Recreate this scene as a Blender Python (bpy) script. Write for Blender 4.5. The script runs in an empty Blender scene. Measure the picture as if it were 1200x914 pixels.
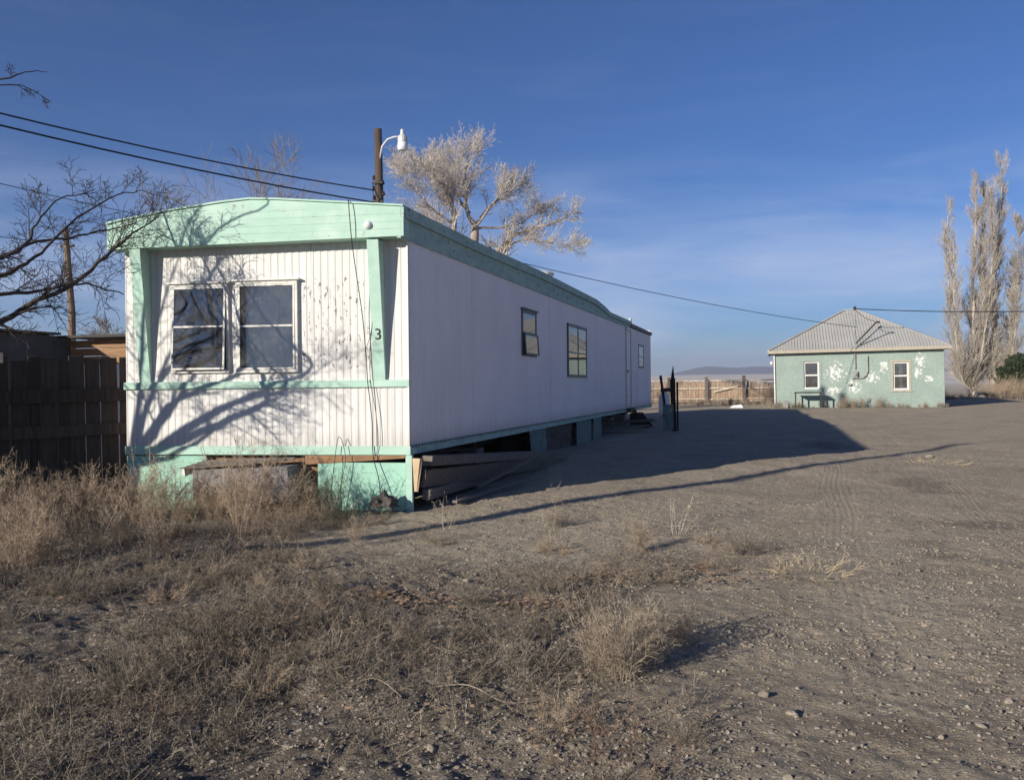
import bpy, bmesh, math, random
import numpy as np
from mathutils import Vector, Matrix
R = math.radians
rng = np.random.default_rng(7)
random.seed(7)
SC = bpy.context.scene
COL = SC.collection

# ------------------------------------------------------------------ materials
def new_mat(name):
    m = bpy.data.materials.new(name); m.use_nodes = True
    nt = m.node_tree; nt.nodes.clear()
    out = nt.nodes.new('ShaderNodeOutputMaterial')
    return m, nt, out

def node(nt, kind, **kw):
    n = nt.nodes.new(kind)
    for k, v in kw.items():
        if k.startswith('i_'):
            key = k[2:]; key = int(key) if key.isdigit() else key.replace('_', ' ')
            n.inputs[key].default_value = v
        else: setattr(n, k, v)
    return n

def L(nt, a, b): nt.links.new(a, b)
def rgba(c): return (c[0], c[1], c[2], 1.0)

def noise(nt, vec, scale, detail=5, rough=.6, dist=0.0, out='Fac'):
    n = node(nt, 'ShaderNodeTexNoise'); n.inputs['Scale'].default_value = scale
    n.inputs['Detail'].default_value = detail; n.inputs['Roughness'].default_value = rough
    n.inputs['Distortion'].default_value = dist
    L(nt, vec, n.inputs['Vector']); return n.outputs[out]

def ramp(nt, fac, stops, interp='LINEAR'):
    n = node(nt, 'ShaderNodeValToRGB'); cr = n.color_ramp; cr.interpolation = interp
    while len(cr.elements) < len(stops): cr.elements.new(.5)
    for e, (p, c) in zip(cr.elements, stops):
        e.position = p; e.color = rgba(c) if hasattr(c, '__len__') else (c, c, c, 1)
    L(nt, fac, n.inputs['Fac']); return n.outputs['Color']

def mix(nt, fac, a, b, mode='MIX'):
    n = node(nt, 'ShaderNodeMix', data_type='RGBA', blend_type=mode)
    for sock, v in ((n.inputs['Factor'], fac), (n.inputs['A'], a), (n.inputs['B'], b)):
        if isinstance(v, bpy.types.NodeSocket): L(nt, v, sock)
        elif hasattr(v, '__len__'): sock.default_value = rgba(v)
        else: sock.default_value = v
    # colour sockets of the Mix node are index 6,7 ; output 2
    return n.outputs[2]

def mixc(nt, fac, a, b, mode='MIX'):
    n = node(nt, 'ShaderNodeMixRGB', blend_type=mode)
    for sock, v in ((n.inputs[0], fac), (n.inputs[1], a), (n.inputs[2], b)):
        if isinstance(v, bpy.types.NodeSocket): L(nt, v, sock)
        elif hasattr(v, '__len__'): sock.default_value = rgba(v)
        else: sock.default_value = v
    return n.outputs[0]

def math_(nt, op, a, b=0.0, c=None):
    n = node(nt, 'ShaderNodeMath', operation=op)
    for i, v in enumerate((a, b) if c is None else (a, b, c)):
        if isinstance(v, bpy.types.NodeSocket): L(nt, v, n.inputs[i])
        else: n.inputs[i].default_value = v
    return n.outputs[0]

def surf(name, c1, c2=None, scale=4, stretch=(1, 1, 1), rough=.75, bump=0.0, bscale=60, spots=(), metallic=0.0,
         rand=0.0, fine=None, spec=.3, coord='Object'):
    m, nt, out = new_mat(name)
    tc = node(nt, 'ShaderNodeTexCoord'); mp = node(nt, 'ShaderNodeMapping')
    mp.inputs['Scale'].default_value = stretch
    L(nt, tc.outputs[coord], mp.inputs['Vector']); v = mp.outputs['Vector']
    if c2 is None: c2 = tuple(x * .8 for x in c1)
    col = ramp(nt, noise(nt, v, scale), [(.3, c2), (.68, c1)])
    if fine:
        col = mixc(nt, fine[1], col, ramp(nt, noise(nt, v, fine[0], 3), [(.3, .25), (.7, 1.0)]), 'MULTIPLY')
    for (sc, lo, sw, colr) in spots:          # stain / wear shapes: scale, threshold, softness, colour
        f = ramp(nt, noise(nt, tc.outputs[coord], sc, 7, .65), [(lo, 0.0), (lo + sw, 1.0)])
        col = mixc(nt, f, col, colr)
    if rand:
        oi = node(nt, 'ShaderNodeObjectInfo')
        f = math_(nt, 'MULTIPLY_ADD', oi.outputs['Random'], rand * 2, 1 - rand)
        cmb = node(nt, 'ShaderNodeCombineColor')
        for i in range(3): L(nt, f, cmb.inputs[i])
        col = mixc(nt, 1.0, col, cmb.outputs[0], 'MULTIPLY')
    b = node(nt, 'ShaderNodeBsdfPrincipled'); L(nt, col, b.inputs['Base Color'])
    b.inputs['Roughness'].default_value = rough; b.inputs['Metallic'].default_value = metallic
    b.inputs['Specular IOR Level'].default_value = spec
    if bump:
        bp = node(nt, 'ShaderNodeBump'); bp.inputs['Strength'].default_value = bump; bp.inputs['Distance'].default_value = .01
        L(nt, noise(nt, v, bscale, 4), bp.inputs['Height']); L(nt, bp.outputs[0], b.inputs['Normal'])
    L(nt, b.outputs[0], out.inputs['Surface'])
    return m

def siding_mat(name, base, dirt, flake_box=None, streak=.35, rot=0.0):
    """painted metal siding: vertical rain streaks, grime near the bottom edge, chips of missing paint"""
    m, nt, out = new_mat(name)
    tc = node(nt, 'ShaderNodeTexCoord'); o = tc.outputs['Object']
    mp = node(nt, 'ShaderNodeMapping'); mp.inputs['Scale'].default_value = (9, 9, .35); L(nt, o, mp.inputs['Vector'])
    f1 = ramp(nt, noise(nt, mp.outputs[0], 1.2, 6, .65), [(.42, 0.0), (.75, streak)])
    col = mixc(nt, f1, base, dirt)
    f2 = ramp(nt, noise(nt, o, .9, 5), [(.4, 0.0), (.8, .35)])
    col = mixc(nt, f2, col, tuple(x * .7 for x in base))
    sp = node(nt, 'ShaderNodeSeparateXYZ'); L(nt, o, sp.inputs[0])
    mp2 = node(nt, 'ShaderNodeMapping'); mp2.inputs['Scale'].default_value = (3, 3, 1.1); L(nt, o, mp2.inputs['Vector'])
    ch = noise(nt, mp2.outputs[0], 9, 9, .72)
    f3 = ramp(nt, ch, [(.665, 0.0), (.675, 1.0)])
    f3 = mixc(nt, 1.0, f3, ramp(nt, noise(nt, o, 1.3, 2), [(.45, 0.0), (.55, 1.0)]), 'MULTIPLY')
    col = mixc(nt, f3, col, (.16, .155, .15))
    dz = math_(nt, 'ADD', math_(nt, 'MULTIPLY', sp.outputs[2], -2.2), math_(nt, 'MULTIPLY', noise(nt, mp.outputs[0], 2.5, 7, .7), 1.5))
    col = mixc(nt, ramp(nt, dz, [(.25, 0.0), (.95, .55)]), col, (.30, .26, .22))       # soil splashed up the wall foot
    rz = mixc(nt, 1.0, ramp(nt, noise(nt, mp.outputs[0], 3.1, 3, .5), [(.66, 0.0), (.72, .5)]), ramp(nt, noise(nt, o, .7, 2), [(.48, 0.0), (.6, 1.0)]), 'MULTIPLY')
    col = mixc(nt, rz, col, (.34, .22, .15))                                          # rust runs
    if flake_box:                       # where most of the paint has flaked
        x0, x1, z0, z1 = flake_box
        def band(s, a, b_, soft):
            u = math_(nt, 'SUBTRACT', s, (a + b_) / 2); u = math_(nt, 'ABSOLUTE', u)
            return math_(nt, 'SMOOTH_MIN', 1.0, math_(nt, 'MAXIMUM', 0.0, math_(nt, 'DIVIDE', math_(nt, 'SUBTRACT', (b_ - a) / 2 + soft, u), soft)), .01)
        bx = math_(nt, 'MULTIPLY', band(sp.outputs[0], x0, x1, .15), band(sp.outputs[2], z0, z1, .2))
        f4 = ramp(nt, math_(nt, 'MULTIPLY', ch, bx), [(.575, 0.0), (.60, 1.0)])
        col = mixc(nt, f4, col, (.13, .125, .12))
    b = node(nt, 'ShaderNodeBsdfPrincipled'); L(nt, col, b.inputs['Base Color'])
    b.inputs['Roughness'].default_value = .55; b.inputs['Specular IOR Level'].default_value = .35
    bp = node(nt, 'ShaderNodeBump'); bp.inputs['Strength'].default_value = .25; bp.inputs['Distance'].default_value = .02
    L(nt, noise(nt, o, 3.5, 4), bp.inputs['Height']); L(nt, bp.outputs[0], b.inputs['Normal'])
    L(nt, b.outputs[0], out.inputs['Surface'])
    return m

def glass_mat(name, tint=(.90, .93, .93), gloss=1.0, rough=.02):
    m, nt, out = new_mat(name)
    t = node(nt, 'ShaderNodeBsdfTransparent'); t.inputs[0].default_value = rgba(tint)
    g = node(nt, 'ShaderNodeBsdfGlossy'); g.inputs['Roughness'].default_value = rough
    g.inputs[0].default_value = (gloss, gloss, gloss, 1)
    fr = node(nt, 'ShaderNodeFresnel'); fr.inputs['IOR'].default_value = 1.75
    mx = node(nt, 'ShaderNodeMixShader'); L(nt, fr.outputs[0], mx.inputs[0]); L(nt, t.outputs[0], mx.inputs[1]); L(nt, g.outputs[0], mx.inputs[2])
    tc = node(nt, 'ShaderNodeTexCoord')
    d = node(nt, 'ShaderNodeBsdfDiffuse'); d.inputs[0].default_value = (.45, .43, .4, 1)
    f = ramp(nt, noise(nt, tc.outputs['Object'], 5, 6, .7), [(.35, .05), (.8, .22)])
    m2 = node(nt, 'ShaderNodeMixShader'); L(nt, f, m2.inputs[0]); L(nt, mx.outputs[0], m2.inputs[1]); L(nt, d.outputs[0], m2.inputs[2])
    L(nt, m2.outputs[0], out.inputs['Surface'])
    return m

MAT = {}
MINT = (.42, .62, .52)
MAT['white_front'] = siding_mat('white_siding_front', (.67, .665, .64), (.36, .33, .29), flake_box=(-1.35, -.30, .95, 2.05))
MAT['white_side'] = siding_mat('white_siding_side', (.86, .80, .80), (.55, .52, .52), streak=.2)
MAT['mint'] = surf('mint_paint', MINT, tuple(x * .86 for x in MINT), 2.5, (1, 1, 4), .7, .2, 30, spots=[(2.2, .52, .25, (.52, .66, .58)), (11, .64, .02, (.30, .33, .29)), (23, .70, .02, (.20, .15, .11))])
MAT['mint_dull'] = surf('weathered_mint_paint', (.40, .55, .49), (.27, .39, .35), 3, (1, 1, 3), .75, .3, 30, spots=[(9, .60, .05, (.14, .14, .12))])
MAT['slat'] = surf('dark_mint_slat', (.20, .28, .26), (.11, .15, .14), 3, (9, 9, .8), .8, .4, 30, spots=[(7, .58, .06, (.08, .07, .06))])
MAT['mint_skirt'] = surf('mint_skirt_board', (.36, .62, .49), (.27, .47, .38), 2, (1, 1, 1), .8, .2, 40, spots=[(5, .63, .08, (.2, .2, .16))])
MAT['rear_trim'] = surf('brown_grey_trim', (.26, .24, .22), (.17, .15, .14), 3, rough=.8)
MAT['roofcoat'] = surf('roof_coating', (.45, .45, .44), (.32, .32, .31), 1, rough=.8)
MAT['alu'] = surf('window_aluminium', (.72, .71, .66), (.5, .49, .45), 7, rough=.45, spots=[(22, .62, .04, (.22, .2, .17))])
MAT['alu_dark'] = surf('dark_window_frame', (.13, .15, .15), (.08, .09, .09), 7, rough=.5)
MAT['glass'] = glass_mat('window_glass')
MAT['glass_dusty'] = glass_mat('dusty_glass', (.88, .90, .90), 1.0, .03)
MAT['curtain'] = surf('pale_curtain', (.80, .80, .80), (.62, .63, .64), 2, (3, 3, 1), .9)
MAT['sheet'] = surf('pale_sheet', (.6, .62, .68), (.5, .5, .55), 2, rough=.9)
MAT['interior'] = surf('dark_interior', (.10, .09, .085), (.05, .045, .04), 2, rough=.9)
MAT['plywood'] = surf('brown_plywood', (.34, .20, .11), (.2, .12, .07), 4, (1, 1, 8), .8)
MAT['old_wood'] = surf('old_grey_timber', (.22, .19, .165), (.12, .10, .085), 3, (1, 12, 6), .85, .6, 20, rand=.15)
MAT['cut_wood'] = surf('cut_timber_end', (.55, .42, .27), (.4, .29, .18), 6, rough=.8)
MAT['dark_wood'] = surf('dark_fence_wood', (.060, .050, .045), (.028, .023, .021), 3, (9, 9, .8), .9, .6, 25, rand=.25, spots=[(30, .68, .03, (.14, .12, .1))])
MAT['steel_dark'] = surf('dark_steel', (.05, .045, .04), (.03, .025, .02), 5, rough=.7)
MAT['grey_panel'] = surf('weathered_grey_panel', (.30, .29, .29), (.21, .20, .20), 4, rough=.85, spots=[(8, .6, .06, (.14, .13, .12))])
MAT['dark_panel'] = surf('dark_rotten_panel', (.13, .115, .105), (.05, .045, .04), 2.5, (1, 1, 3), .9, .5, 15)
MAT['black'] = surf('black_rubber', (.02, .02, .02), (.012, .012, .012), 5, rough=.6)
MAT['pole'] = surf('creosote_pole', (.115, .085, .065), (.055, .042, .035), 4, (8, 8, .5), .9, .5, 30)
MAT['pole_brown'] = surf('weathered_brown_pole', (.20, .145, .105), (.12, .085, .06), 4, (8, 8, .5), .9)
MAT['lamp'] = surf('galvanised_lamp', (.6, .6, .6), (.45, .45, .45), 5, rough=.4)
MAT['lens'] = surf('milky_lens', (.75, .76, .78), (.65, .66, .68), 5, rough=.3)
MAT['bark_dark'] = surf('dark_bark', (.085, .070, .062), (.045, .038, .034), 8, rough=.95)
MAT['bark_pale'] = surf('pale_bark', (.60, .54, .48), (.40, .355, .31), 3, rough=.95)
MAT['bark_limb_shaded'] = surf('shaded_limb_bark', (.40, .34, .29), (.20, .17, .145), 5, rough=.95)  # darker than the twig bark: shade on the limbs is put into the colour
MAT['bark_poplar'] = surf('poplar_bark', (.52, .465, .40), (.34, .30, .25), .8, rough=.95)
MAT['bark_grey'] = surf('grey_bark', (.27, .235, .22), (.18, .16, .15), 3, rough=.95)
MAT['evergreen'] = surf('evergreen_leaf', (.055, .075, .035), (.02, .032, .016), 3, rough=.8)
MAT['stucco'] = surf('peeling_green_stucco', (.325, .405, .365), (.26, .33, .30), .9, fine=(9, .25), spots=[(1.3, .6, .15, (.34, .40, .35)), (3.1, .66, .1, (.19, .22, .19))], rough=.9, bump=.3, bscale=30)
MAT['roof_metal'] = surf('pale_corrugated_metal', (.46, .455, .43), (.38, .375, .35), 1.5, (1, 1, .3), .5, spots=[(2.5, .62, .1, (.4, .36, .3))])
MAT['white_paint'] = surf('white_paint', (.78, .77, .73), (.66, .65, .61), 6, rough=.6)
MAT['tan_trim'] = surf('tan_trim', (.42, .38, .30), (.33, .3, .24), 6, rough=.8)
MAT['slab_wood'] = surf('sunlit_slab_wood', (.58, .44, .32), (.30, .19, .12), 3.5, (4, 4, .3), .9, fine=(14, .5), spots=[(3, .58, .1, (.55, .5, .42))])
MAT['pale_wood'] = surf('pale_rail_wood', (.74, .66, .54), (.42, .35, .27), 5, rough=.9)
MAT['shed_dark'] = surf('dark_shed_siding', (.055, .062, .075), (.035, .04, .05), 3, rough=.8)
MAT['conduit'] = surf('grey_conduit', (.30, .31, .31), (.22, .22, .22), 6, rough=.5)
MAT['stone'] = surf('gravel_stone', (.40, .345, .275), (.14, .118, .095), 9, rough=.9, fine=(40, .3), coord='Object')
MAT['leaf_dead'] = surf('dead_leaf', (.42, .29, .18), (.20, .13, .085), 7, rough=.9)
MAT['straw'] = surf('yellow_straw', (.55, .45, .28), (.4, .32, .2), 9, rough=.9)
def weedmat(name, a, b):
    return surf(name, a, b, 6, rough=.9, rand=.14, spec=.1)
MAT['weed_tan'] = weedmat('dry_weed_tan', (.46, .36, .26), (.26, .20, .145))
MAT['weed_grey'] = weedmat('dry_weed_grey', (.285, .24, .185), (.12, .10, .075))
MAT['weed_straw'] = weedmat('dry_weed_straw', (.40, .33, .25), (.24, .19, .14))
MAT['weed_brown'] = weedmat('dry_weed_brown', (.25, .165, .115), (.11, .08, .062))
MAT['weed_pale'] = weedmat('dry_weed_pale', (.46, .39, .31), (.3, .25, .19))
MAT['weed_green'] = weedmat('grey_green_weed', (.16, .16, .11), (.09, .09, .065))

# ------------------------------------------------------------------ mesh helpers
def tag(o, label=None, cat=None, group=None, kind=None):
    if label: o['label'] = label
    if cat: o['category'] = cat
    if group: o['group'] = group
    if kind: o['kind'] = kind
    return o

def empty(name, loc=(0, 0, 0), rz=0.0):
    o = bpy.data.objects.new(name, None); o.location = loc; o.rotation_euler = (0, 0, rz)
    o.empty_display_size = .2; COL.objects.link(o); return o

class MB:
    def __init__(s): s.v = []; s.f = []
    def add(s, vs, fs):
        n = len(s.v); s.v += [tuple(float(c) for c in v) for v in vs]; s.f += [tuple(n + i for i in f) for f in fs]
        return s
    def hexa(s, P):   # 8 corners, bottom ring 0-3, top ring 4-7
        return s.add(P, [(0, 3, 2, 1), (4, 5, 6, 7), (0, 1, 5, 4), (1, 2, 6, 5), (2, 3, 7, 6), (3, 0, 4, 7)])
    def box(s, x0, x1, y0, y1, z0, z1):
        return s.hexa([(x0, y0, z0), (x1, y0, z0), (x1, y1, z0), (x0, y1, z0), (x0, y0, z1), (x1, y0, z1), (x1, y1, z1), (x0, y1, z1)])
    def mbox(s, M, a0, a1, w0, w1, o0, o1, tilt=0.0, wt=0.0):
        P = []
        for w in (w0, w1):
            for (a, o) in ((a0, o0), (a1, o0), (a1, o1), (a0, o1)):
                P.append(M(a, w, o + tilt * (wt - w)))
        return s.hexa(P)
    def beam(s, a, b, w, h, up=(0, 0, 1), twist=0.0):
        a = Vector(a); b = Vector(b); d = (b - a).normalized(); u = Vector(up)
        if abs(d.dot(u)) > .99: u = Vector((1, 0, 0))
        x = d.cross(u).normalized(); z = x.cross(d).normalized()
        if twist:
            q = Matrix.Rotation(twist, 3, d); x = q @ x; z = q @ z
        P = []
        for p in (a, b):
            for (i, j) in ((-1, -1), (1, -1), (1, 1), (-1, 1)): P.append(p + x * (w / 2 * i) + z * (h / 2 * j))
        return s.hexa(P)
    def tube(s, pts, radii, n=8, cap=True):
        pts = [Vector(p) for p in pts]
        if not hasattr(radii, '__len__'): radii = [radii] * len(pts)
        base = len(s.v); prev = None
        for i, p in enumerate(pts):
            d = (pts[min(i + 1, len(pts) - 1)] - pts[max(i - 1, 0)]).normalized()
            if prev is None:
                u = Vector((0, 0, 1)) if abs(d.z) < .9 else Vector((1, 0, 0))
                x = d.cross(u).normalized()
            else:
                x = (prev - d * prev.dot(d)).normalized()
            prev = x; y = d.cross(x)
            for k in range(n):
                a = 2 * math.pi * k / n
                s.v.append(tuple(p + (x * math.cos(a) + y * math.sin(a)) * radii[i]))
        for i in range(len(pts) - 1):
            for k in range(n):
                a = base + i * n + k; b = base + i * n + (k + 1) % n
                s.f.append((a, b, b + n, a + n))
        if cap:
            s.f.append(tuple(base + k for k in range(n))[::-1]); e = base + (len(pts) - 1) * n
            s.f.append(tuple(e + k for k in range(n)))
        return s
    def lathe(s, c, prof, n=16):   # prof [(r,z)]
        base = len(s.v)
        for (r, z) in prof:
            for k in range(n):
                a = 2 * math.pi * k / n; s.v.append((c[0] + r * math.cos(a), c[1] + r * math.sin(a), c[2] + z))
        for i in range(len(prof) - 1):
            for k in range(n):
                a = base + i * n + k; b = base + i * n + (k + 1) % n
                s.f.append((a, b, b + n, a + n))
        s.f.append(tuple(base + k for k in range(n))[::-1]); e = base + (len(prof) - 1) * n
        s.f.append(tuple(e + k for k in range(n)))
        return s
    def build(s, name, mat, parent=None, label=None, smooth=False, bevel=0.0, recalc=True):
        me = bpy.data.meshes.new(name); me.from_pydata(s.v, [], s.f)
        if recalc:
            bm = bmesh.new(); bm.from_mesh(me); bmesh.ops.recalc_face_normals(bm, faces=bm.faces); bm.to_mesh(me); bm.free()
        me.materials.append(MAT[mat] if isinstance(mat, str) else mat)
        if smooth: me.polygons.foreach_set('use_smooth', [True] * len(me.polygons))
        o = bpy.data.objects.new(name, me); COL.objects.link(o)
        if parent is not None: o.parent = parent
        if label: o['label'] = label
        if bevel:
            md = o.modifiers.new('bevel', 'BEVEL'); md.width = bevel; md.segments = 2; md.limit_method = 'ANGLE'
        return o

def np_mesh(name, V, F, mat, parent=None, smooth=False):
    """V (n,3), F (m,k)"""
    me = bpy.data.meshes.new(name); n = len(V); m, k = F.shape
    me.vertices.add(n); me.vertices.foreach_set('co', np.ascontiguousarray(V, dtype=np.float32).ravel())
    me.loops.add(m * k); me.loops.foreach_set('vertex_index', np.ascontiguousarray(F, dtype=np.int32).ravel())
    me.polygons.add(m); me.polygons.foreach_set('loop_start', np.arange(0, m * k, k, dtype=np.int32))
    me.polygons.foreach_set('loop_total', np.full(m, k, dtype=np.int32))
    me.polygons.foreach_set('use_smooth', np.full(m, smooth))
    me.update(calc_edges=True); me.materials.append(MAT[mat] if isinstance(mat, str) else mat)
    o = bpy.data.objects.new(name, me); COL.objects.link(o)
    if parent is not None: o.parent = parent
    return o

def dup(root, loc, rz, scale=1.0, label=None, name=None):
    r = root.copy(); COL.objects.link(r); r.location = loc; r.rotation_euler = (0, 0, rz); r.scale = (scale,) * 3 if not hasattr(scale, '__len__') else scale
    if label: r['label'] = label
    for ch in list(root.children):
        c = ch.copy(); COL.objects.link(c); c.parent = r
        for g in ch.children:
            d = g.copy(); COL.objects.link(d); d.parent = c
    return r

# ------------------------------------------------------------------ terrain height
_lat = np.random.default_rng(3).random((64, 64))
def vnoise(x, y, s):
    x = np.asarray(x, float) / s; y = np.asarray(y, float) / s
    xi = np.floor(x).astype(int); yi = np.floor(y).astype(int); fx = x - xi; fy = y - yi
    fx = fx * fx * (3 - 2 * fx); fy = fy * fy * (3 - 2 * fy)
    g = lambda a, b: _lat[a % 64, b % 64]
    return (g(xi, yi) * (1 - fx) + g(xi + 1, yi) * fx) * (1 - fy) + (g(xi, yi + 1) * (1 - fx) + g(xi + 1, yi + 1) * fx) * fy - .5

def weedy(x, y):
    """1 on the weedy verge, 0 on the gravel drive"""
    x = np.asarray(x, float); y = np.asarray(y, float)
    edge = 3.95 + .10 * (y + 6) + vnoise(x, y, 1.3) * 1.6
    a = np.clip((edge - x) / 1.5, 0, 1)
    top = np.interp(x, [-2.0, -.6, .6, 2.5, 4.0], [-.8, -1.5, -2.7, -3.0, -1.7])
    b = np.clip((top + vnoise(x + 9, y, 1.1) * 1.3 - y) / 1.1 + .3, 0, 1)
    return a * b

def gz(x, y):
    x = np.asarray(x, float); y = np.asarray(y, float)
    r = np.hypot(x - 3, y - 2); fade = np.clip((26 - r) / 12, 0, 1)
    z = vnoise(x, y, 3.7) * .07 + vnoise(x + 5, y + 2, 1.2) * .035
    w = weedy(x, y)
    z = z + vnoise(x, y + 7, .45) * (.022 + .05 * w) + vnoise(x + 3, y, .17) * (.010 + .025 * w)
    z = z + vnoise(x * 1.3, y + 3, .085) * (.013 + .018 * w) + vnoise(x + 2, y * 1.2, .047) * (.010 + .008 * w)
    # low berm of scraped soil along the trailer's shadow edge
    d = (x * .853 - y * .522)
    z = z + .05 * np.exp(-((d - .35) / .8) ** 2) * np.clip((y + 1) / 2, 0, 1) * np.clip((9 - y) / 4, 0, 1)
    return z * fade
def gzf(x, y): return float(gz(np.array([x]), np.array([y]))[0])

def axis(lo, hi, step, far):
    core = np.arange(lo, hi + step / 2, step); out = []; s = step * 1.6; p = hi
    while p < far: p += s; s *= 1.32; out.append(p)
    out2 = []; s = step * 1.6; p = lo
    while p > -far: p -= s; s *= 1.32; out2.append(p)
    return np.concatenate([np.array(out2[::-1]), core, np.array(out)])
def axis2(lo, m0, m1, hi, fine, step, far):
    a = axis(lo, hi, step, far); return np.concatenate([a[a < m0 - step * .6], np.arange(m0, m1, fine), a[a > m1 + step * .2]])
gx = axis2(-6, -.5, 7.2, 10, .022, .06, 6300); gy = axis2(-8.5, -7.3, 1.5, 11, .024, .07, 6300)
GX, GY = np.meshgrid(gx, gy, indexing='ij'); GZ = gz(GX, GY)
nx, ny = GX.shape
idx = np.arange(nx * ny).reshape(nx, ny)
F = np.stack([idx[:-1, :-1], idx[1:, :-1], idx[1:, 1:], idx[:-1, 1:]], -1).reshape(-1, 4)

def ground_mat():
    m, nt, out = new_mat('gravel_ground')
    geo = node(nt, 'ShaderNodeNewGeometry'); P = geo.outputs['Position']
    base = ramp(nt, noise(nt, P, 1.1, 6, .6), [(.3, (.35, .285, .205)), (.55, (.455, .38, .28)), (.75, (.51, .435, .325))])
    # verge litter with hollow shade painted in, then damp / oily darker patches
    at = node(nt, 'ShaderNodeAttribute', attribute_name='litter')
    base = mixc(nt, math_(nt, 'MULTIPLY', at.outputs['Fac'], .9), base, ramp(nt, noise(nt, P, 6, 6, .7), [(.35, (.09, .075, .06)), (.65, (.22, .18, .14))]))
    f = ramp(nt, noise(nt, P, .45, 5, .6, .6), [(.58, 0.0), (.72, .5)])
    base = mixc(nt, f, base, (.22, .18, .15))
    sx = node(nt, 'ShaderNodeSeparateXYZ'); L(nt, P, sx.inputs[0])
    wob = math_(nt, 'MULTIPLY', math_(nt, 'SUBTRACT', noise(nt, P, 2.3, 5, .7), .5), 2.2)
    for (px_, py_, rx, ry) in ((6.22, 3.6, .5, 1.1), (6.4, .2, .55, .5), (5.6, -1.7, .22, .2), (4.7, -5.9, .35, .25), (5.3, 11.0, .6, 1.6), (8.3, 5.5, .5, 1.0)):   # oil and damp stains
        u = math_(nt, 'POWER', math_(nt, 'DIVIDE', math_(nt, 'SUBTRACT', sx.outputs[0], px_), rx), 2.0); v = math_(nt, 'POWER', math_(nt, 'DIVIDE', math_(nt, 'SUBTRACT', sx.outputs[1], py_), ry), 2.0)
        q = math_(nt, 'ADD', math_(nt, 'SQRT', math_(nt, 'ADD', u, v)), wob)
        base = mixc(nt, ramp(nt, q, [(.45, .6), (1.0, 0.0)]), base, (.17, .13, .10))
    # stones of two sizes as flat colour cells
    def cells(scale, hi, lo, amount, col0):
        v = node(nt, 'ShaderNodeTexVoronoi', feature='F1'); v.inputs['Scale'].default_value = scale; L(nt, P, v.inputs['Vector'])
        r_ = node(nt, 'ShaderNodeSeparateColor'); L(nt, v.outputs['Color'], r_.inputs[0])
        on = ramp(nt, r_.outputs[0], [(amount, 0.0), (amount + .03, 1.0)])
        inside = ramp(nt, v.outputs['Distance'], [(.28, 1.0), (.42, 0.0)])
        msk = mixc(nt, 1.0, on, inside, 'MULTIPLY')
        sc = ramp(nt, r_.outputs[1], [(0, lo), (1, hi)])
        return mixc(nt, msk, col0, sc), msk
    c, m1 = cells(30, (.60, .54, .46), (.20, .165, .13), .55, base)
    c, m2 = cells(75, (.62, .56, .47), (.14, .115, .09), .42, c)
    c, m3 = cells(13, (.46, .41, .34), (.22, .185, .15), .86, c)
    # strip of paler fields far away
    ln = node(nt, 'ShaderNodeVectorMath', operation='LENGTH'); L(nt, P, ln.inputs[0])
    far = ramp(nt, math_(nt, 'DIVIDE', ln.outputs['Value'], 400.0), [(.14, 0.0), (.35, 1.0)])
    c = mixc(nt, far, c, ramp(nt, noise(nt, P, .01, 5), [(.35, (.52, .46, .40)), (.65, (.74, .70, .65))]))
    # fine speckle
    c = mixc(nt, .35, c, ramp(nt, noise(nt, P, 28, 5, .75), [(.3, .5), (.5, 1.0), (.7, 1.45)]), 'MULTIPLY')
    c = mixc(nt, .75, c, ramp(nt, noise(nt, P, 130, 4, .75), [(.30, .30), (.48, 1.0), (.70, 1.6)]), 'MULTIPLY')
    b = node(nt, 'ShaderNodeBsdfPrincipled'); L(nt, c, b.inputs['Base Color']); b.inputs['Roughness'].default_value = .95
    b.inputs['Specular IOR Level'].default_value = .15
    h = math_(nt, 'ADD', math_(nt, 'MULTIPLY', noise(nt, P, 9, 8, .7), .05), math_(nt, 'MULTIPLY', m1, .008))
    h = math_(nt, 'ADD', h, math_(nt, 'MULTIPLY', m2, .004)); h = math_(nt, 'ADD', h, math_(nt, 'MULTIPLY', m3, .02))
    h = math_(nt, 'ADD', h, math_(nt, 'MULTIPLY', noise(nt, P, 60, 5, .75), .036))
    # tyre tread lines running up the drive
    mp = node(nt, 'ShaderNodeMapping'); mp.inputs['Rotation'].default_value = (0, 0, R(-14)); L(nt, P, mp.inputs['Vector'])
    wv = node(nt, 'ShaderNodeTexWave', wave_type='BANDS', bands_direction='X'); wv.inputs['Scale'].default_value = 2.2; wv.inputs['Distortion'].default_value = 1.4
    wv.inputs['Detail'].default_value = 1; wv.inputs['Detail Scale'].default_value = .25
    L(nt, mp.outputs[0], wv.inputs['Vector'])
    tm = ramp(nt, noise(nt, P, .35, 2), [(.48, 0.0), (.60, 1.0)])
    h = math_(nt, 'ADD', h, math_(nt, 'MULTIPLY', math_(nt, 'MULTIPLY', wv.outputs['Fac'], tm), .002))
    for off in (4.95, 6.45):          # tyre treads: parallel grooves inside two wheel tracks
        u = math_(nt, 'SUBTRACT', math_(nt, 'SUBTRACT', sx.outputs[0], off), math_(nt, 'MULTIPLY', sx.outputs[1], .03))
        u = math_(nt, 'ADD', u, math_(nt, 'MULTIPLY', math_(nt, 'SUBTRACT', noise(nt, P, .25, 1), .5), .5))
        mk = ramp(nt, math_(nt, 'ADD', math_(nt, 'ABSOLUTE', u), math_(nt, 'MULTIPLY', math_(nt, 'SUBTRACT', noise(nt, P, 1.7, 4), .5), .3)), [(.12, 1.0), (.26, 0.0)])
        h = math_(nt, 'ADD', h, math_(nt, 'MULTIPLY', math_(nt, 'MULTIPLY', math_(nt, 'SINE', math_(nt, 'MULTIPLY', u, 95.0)), mk), .0045))
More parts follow.
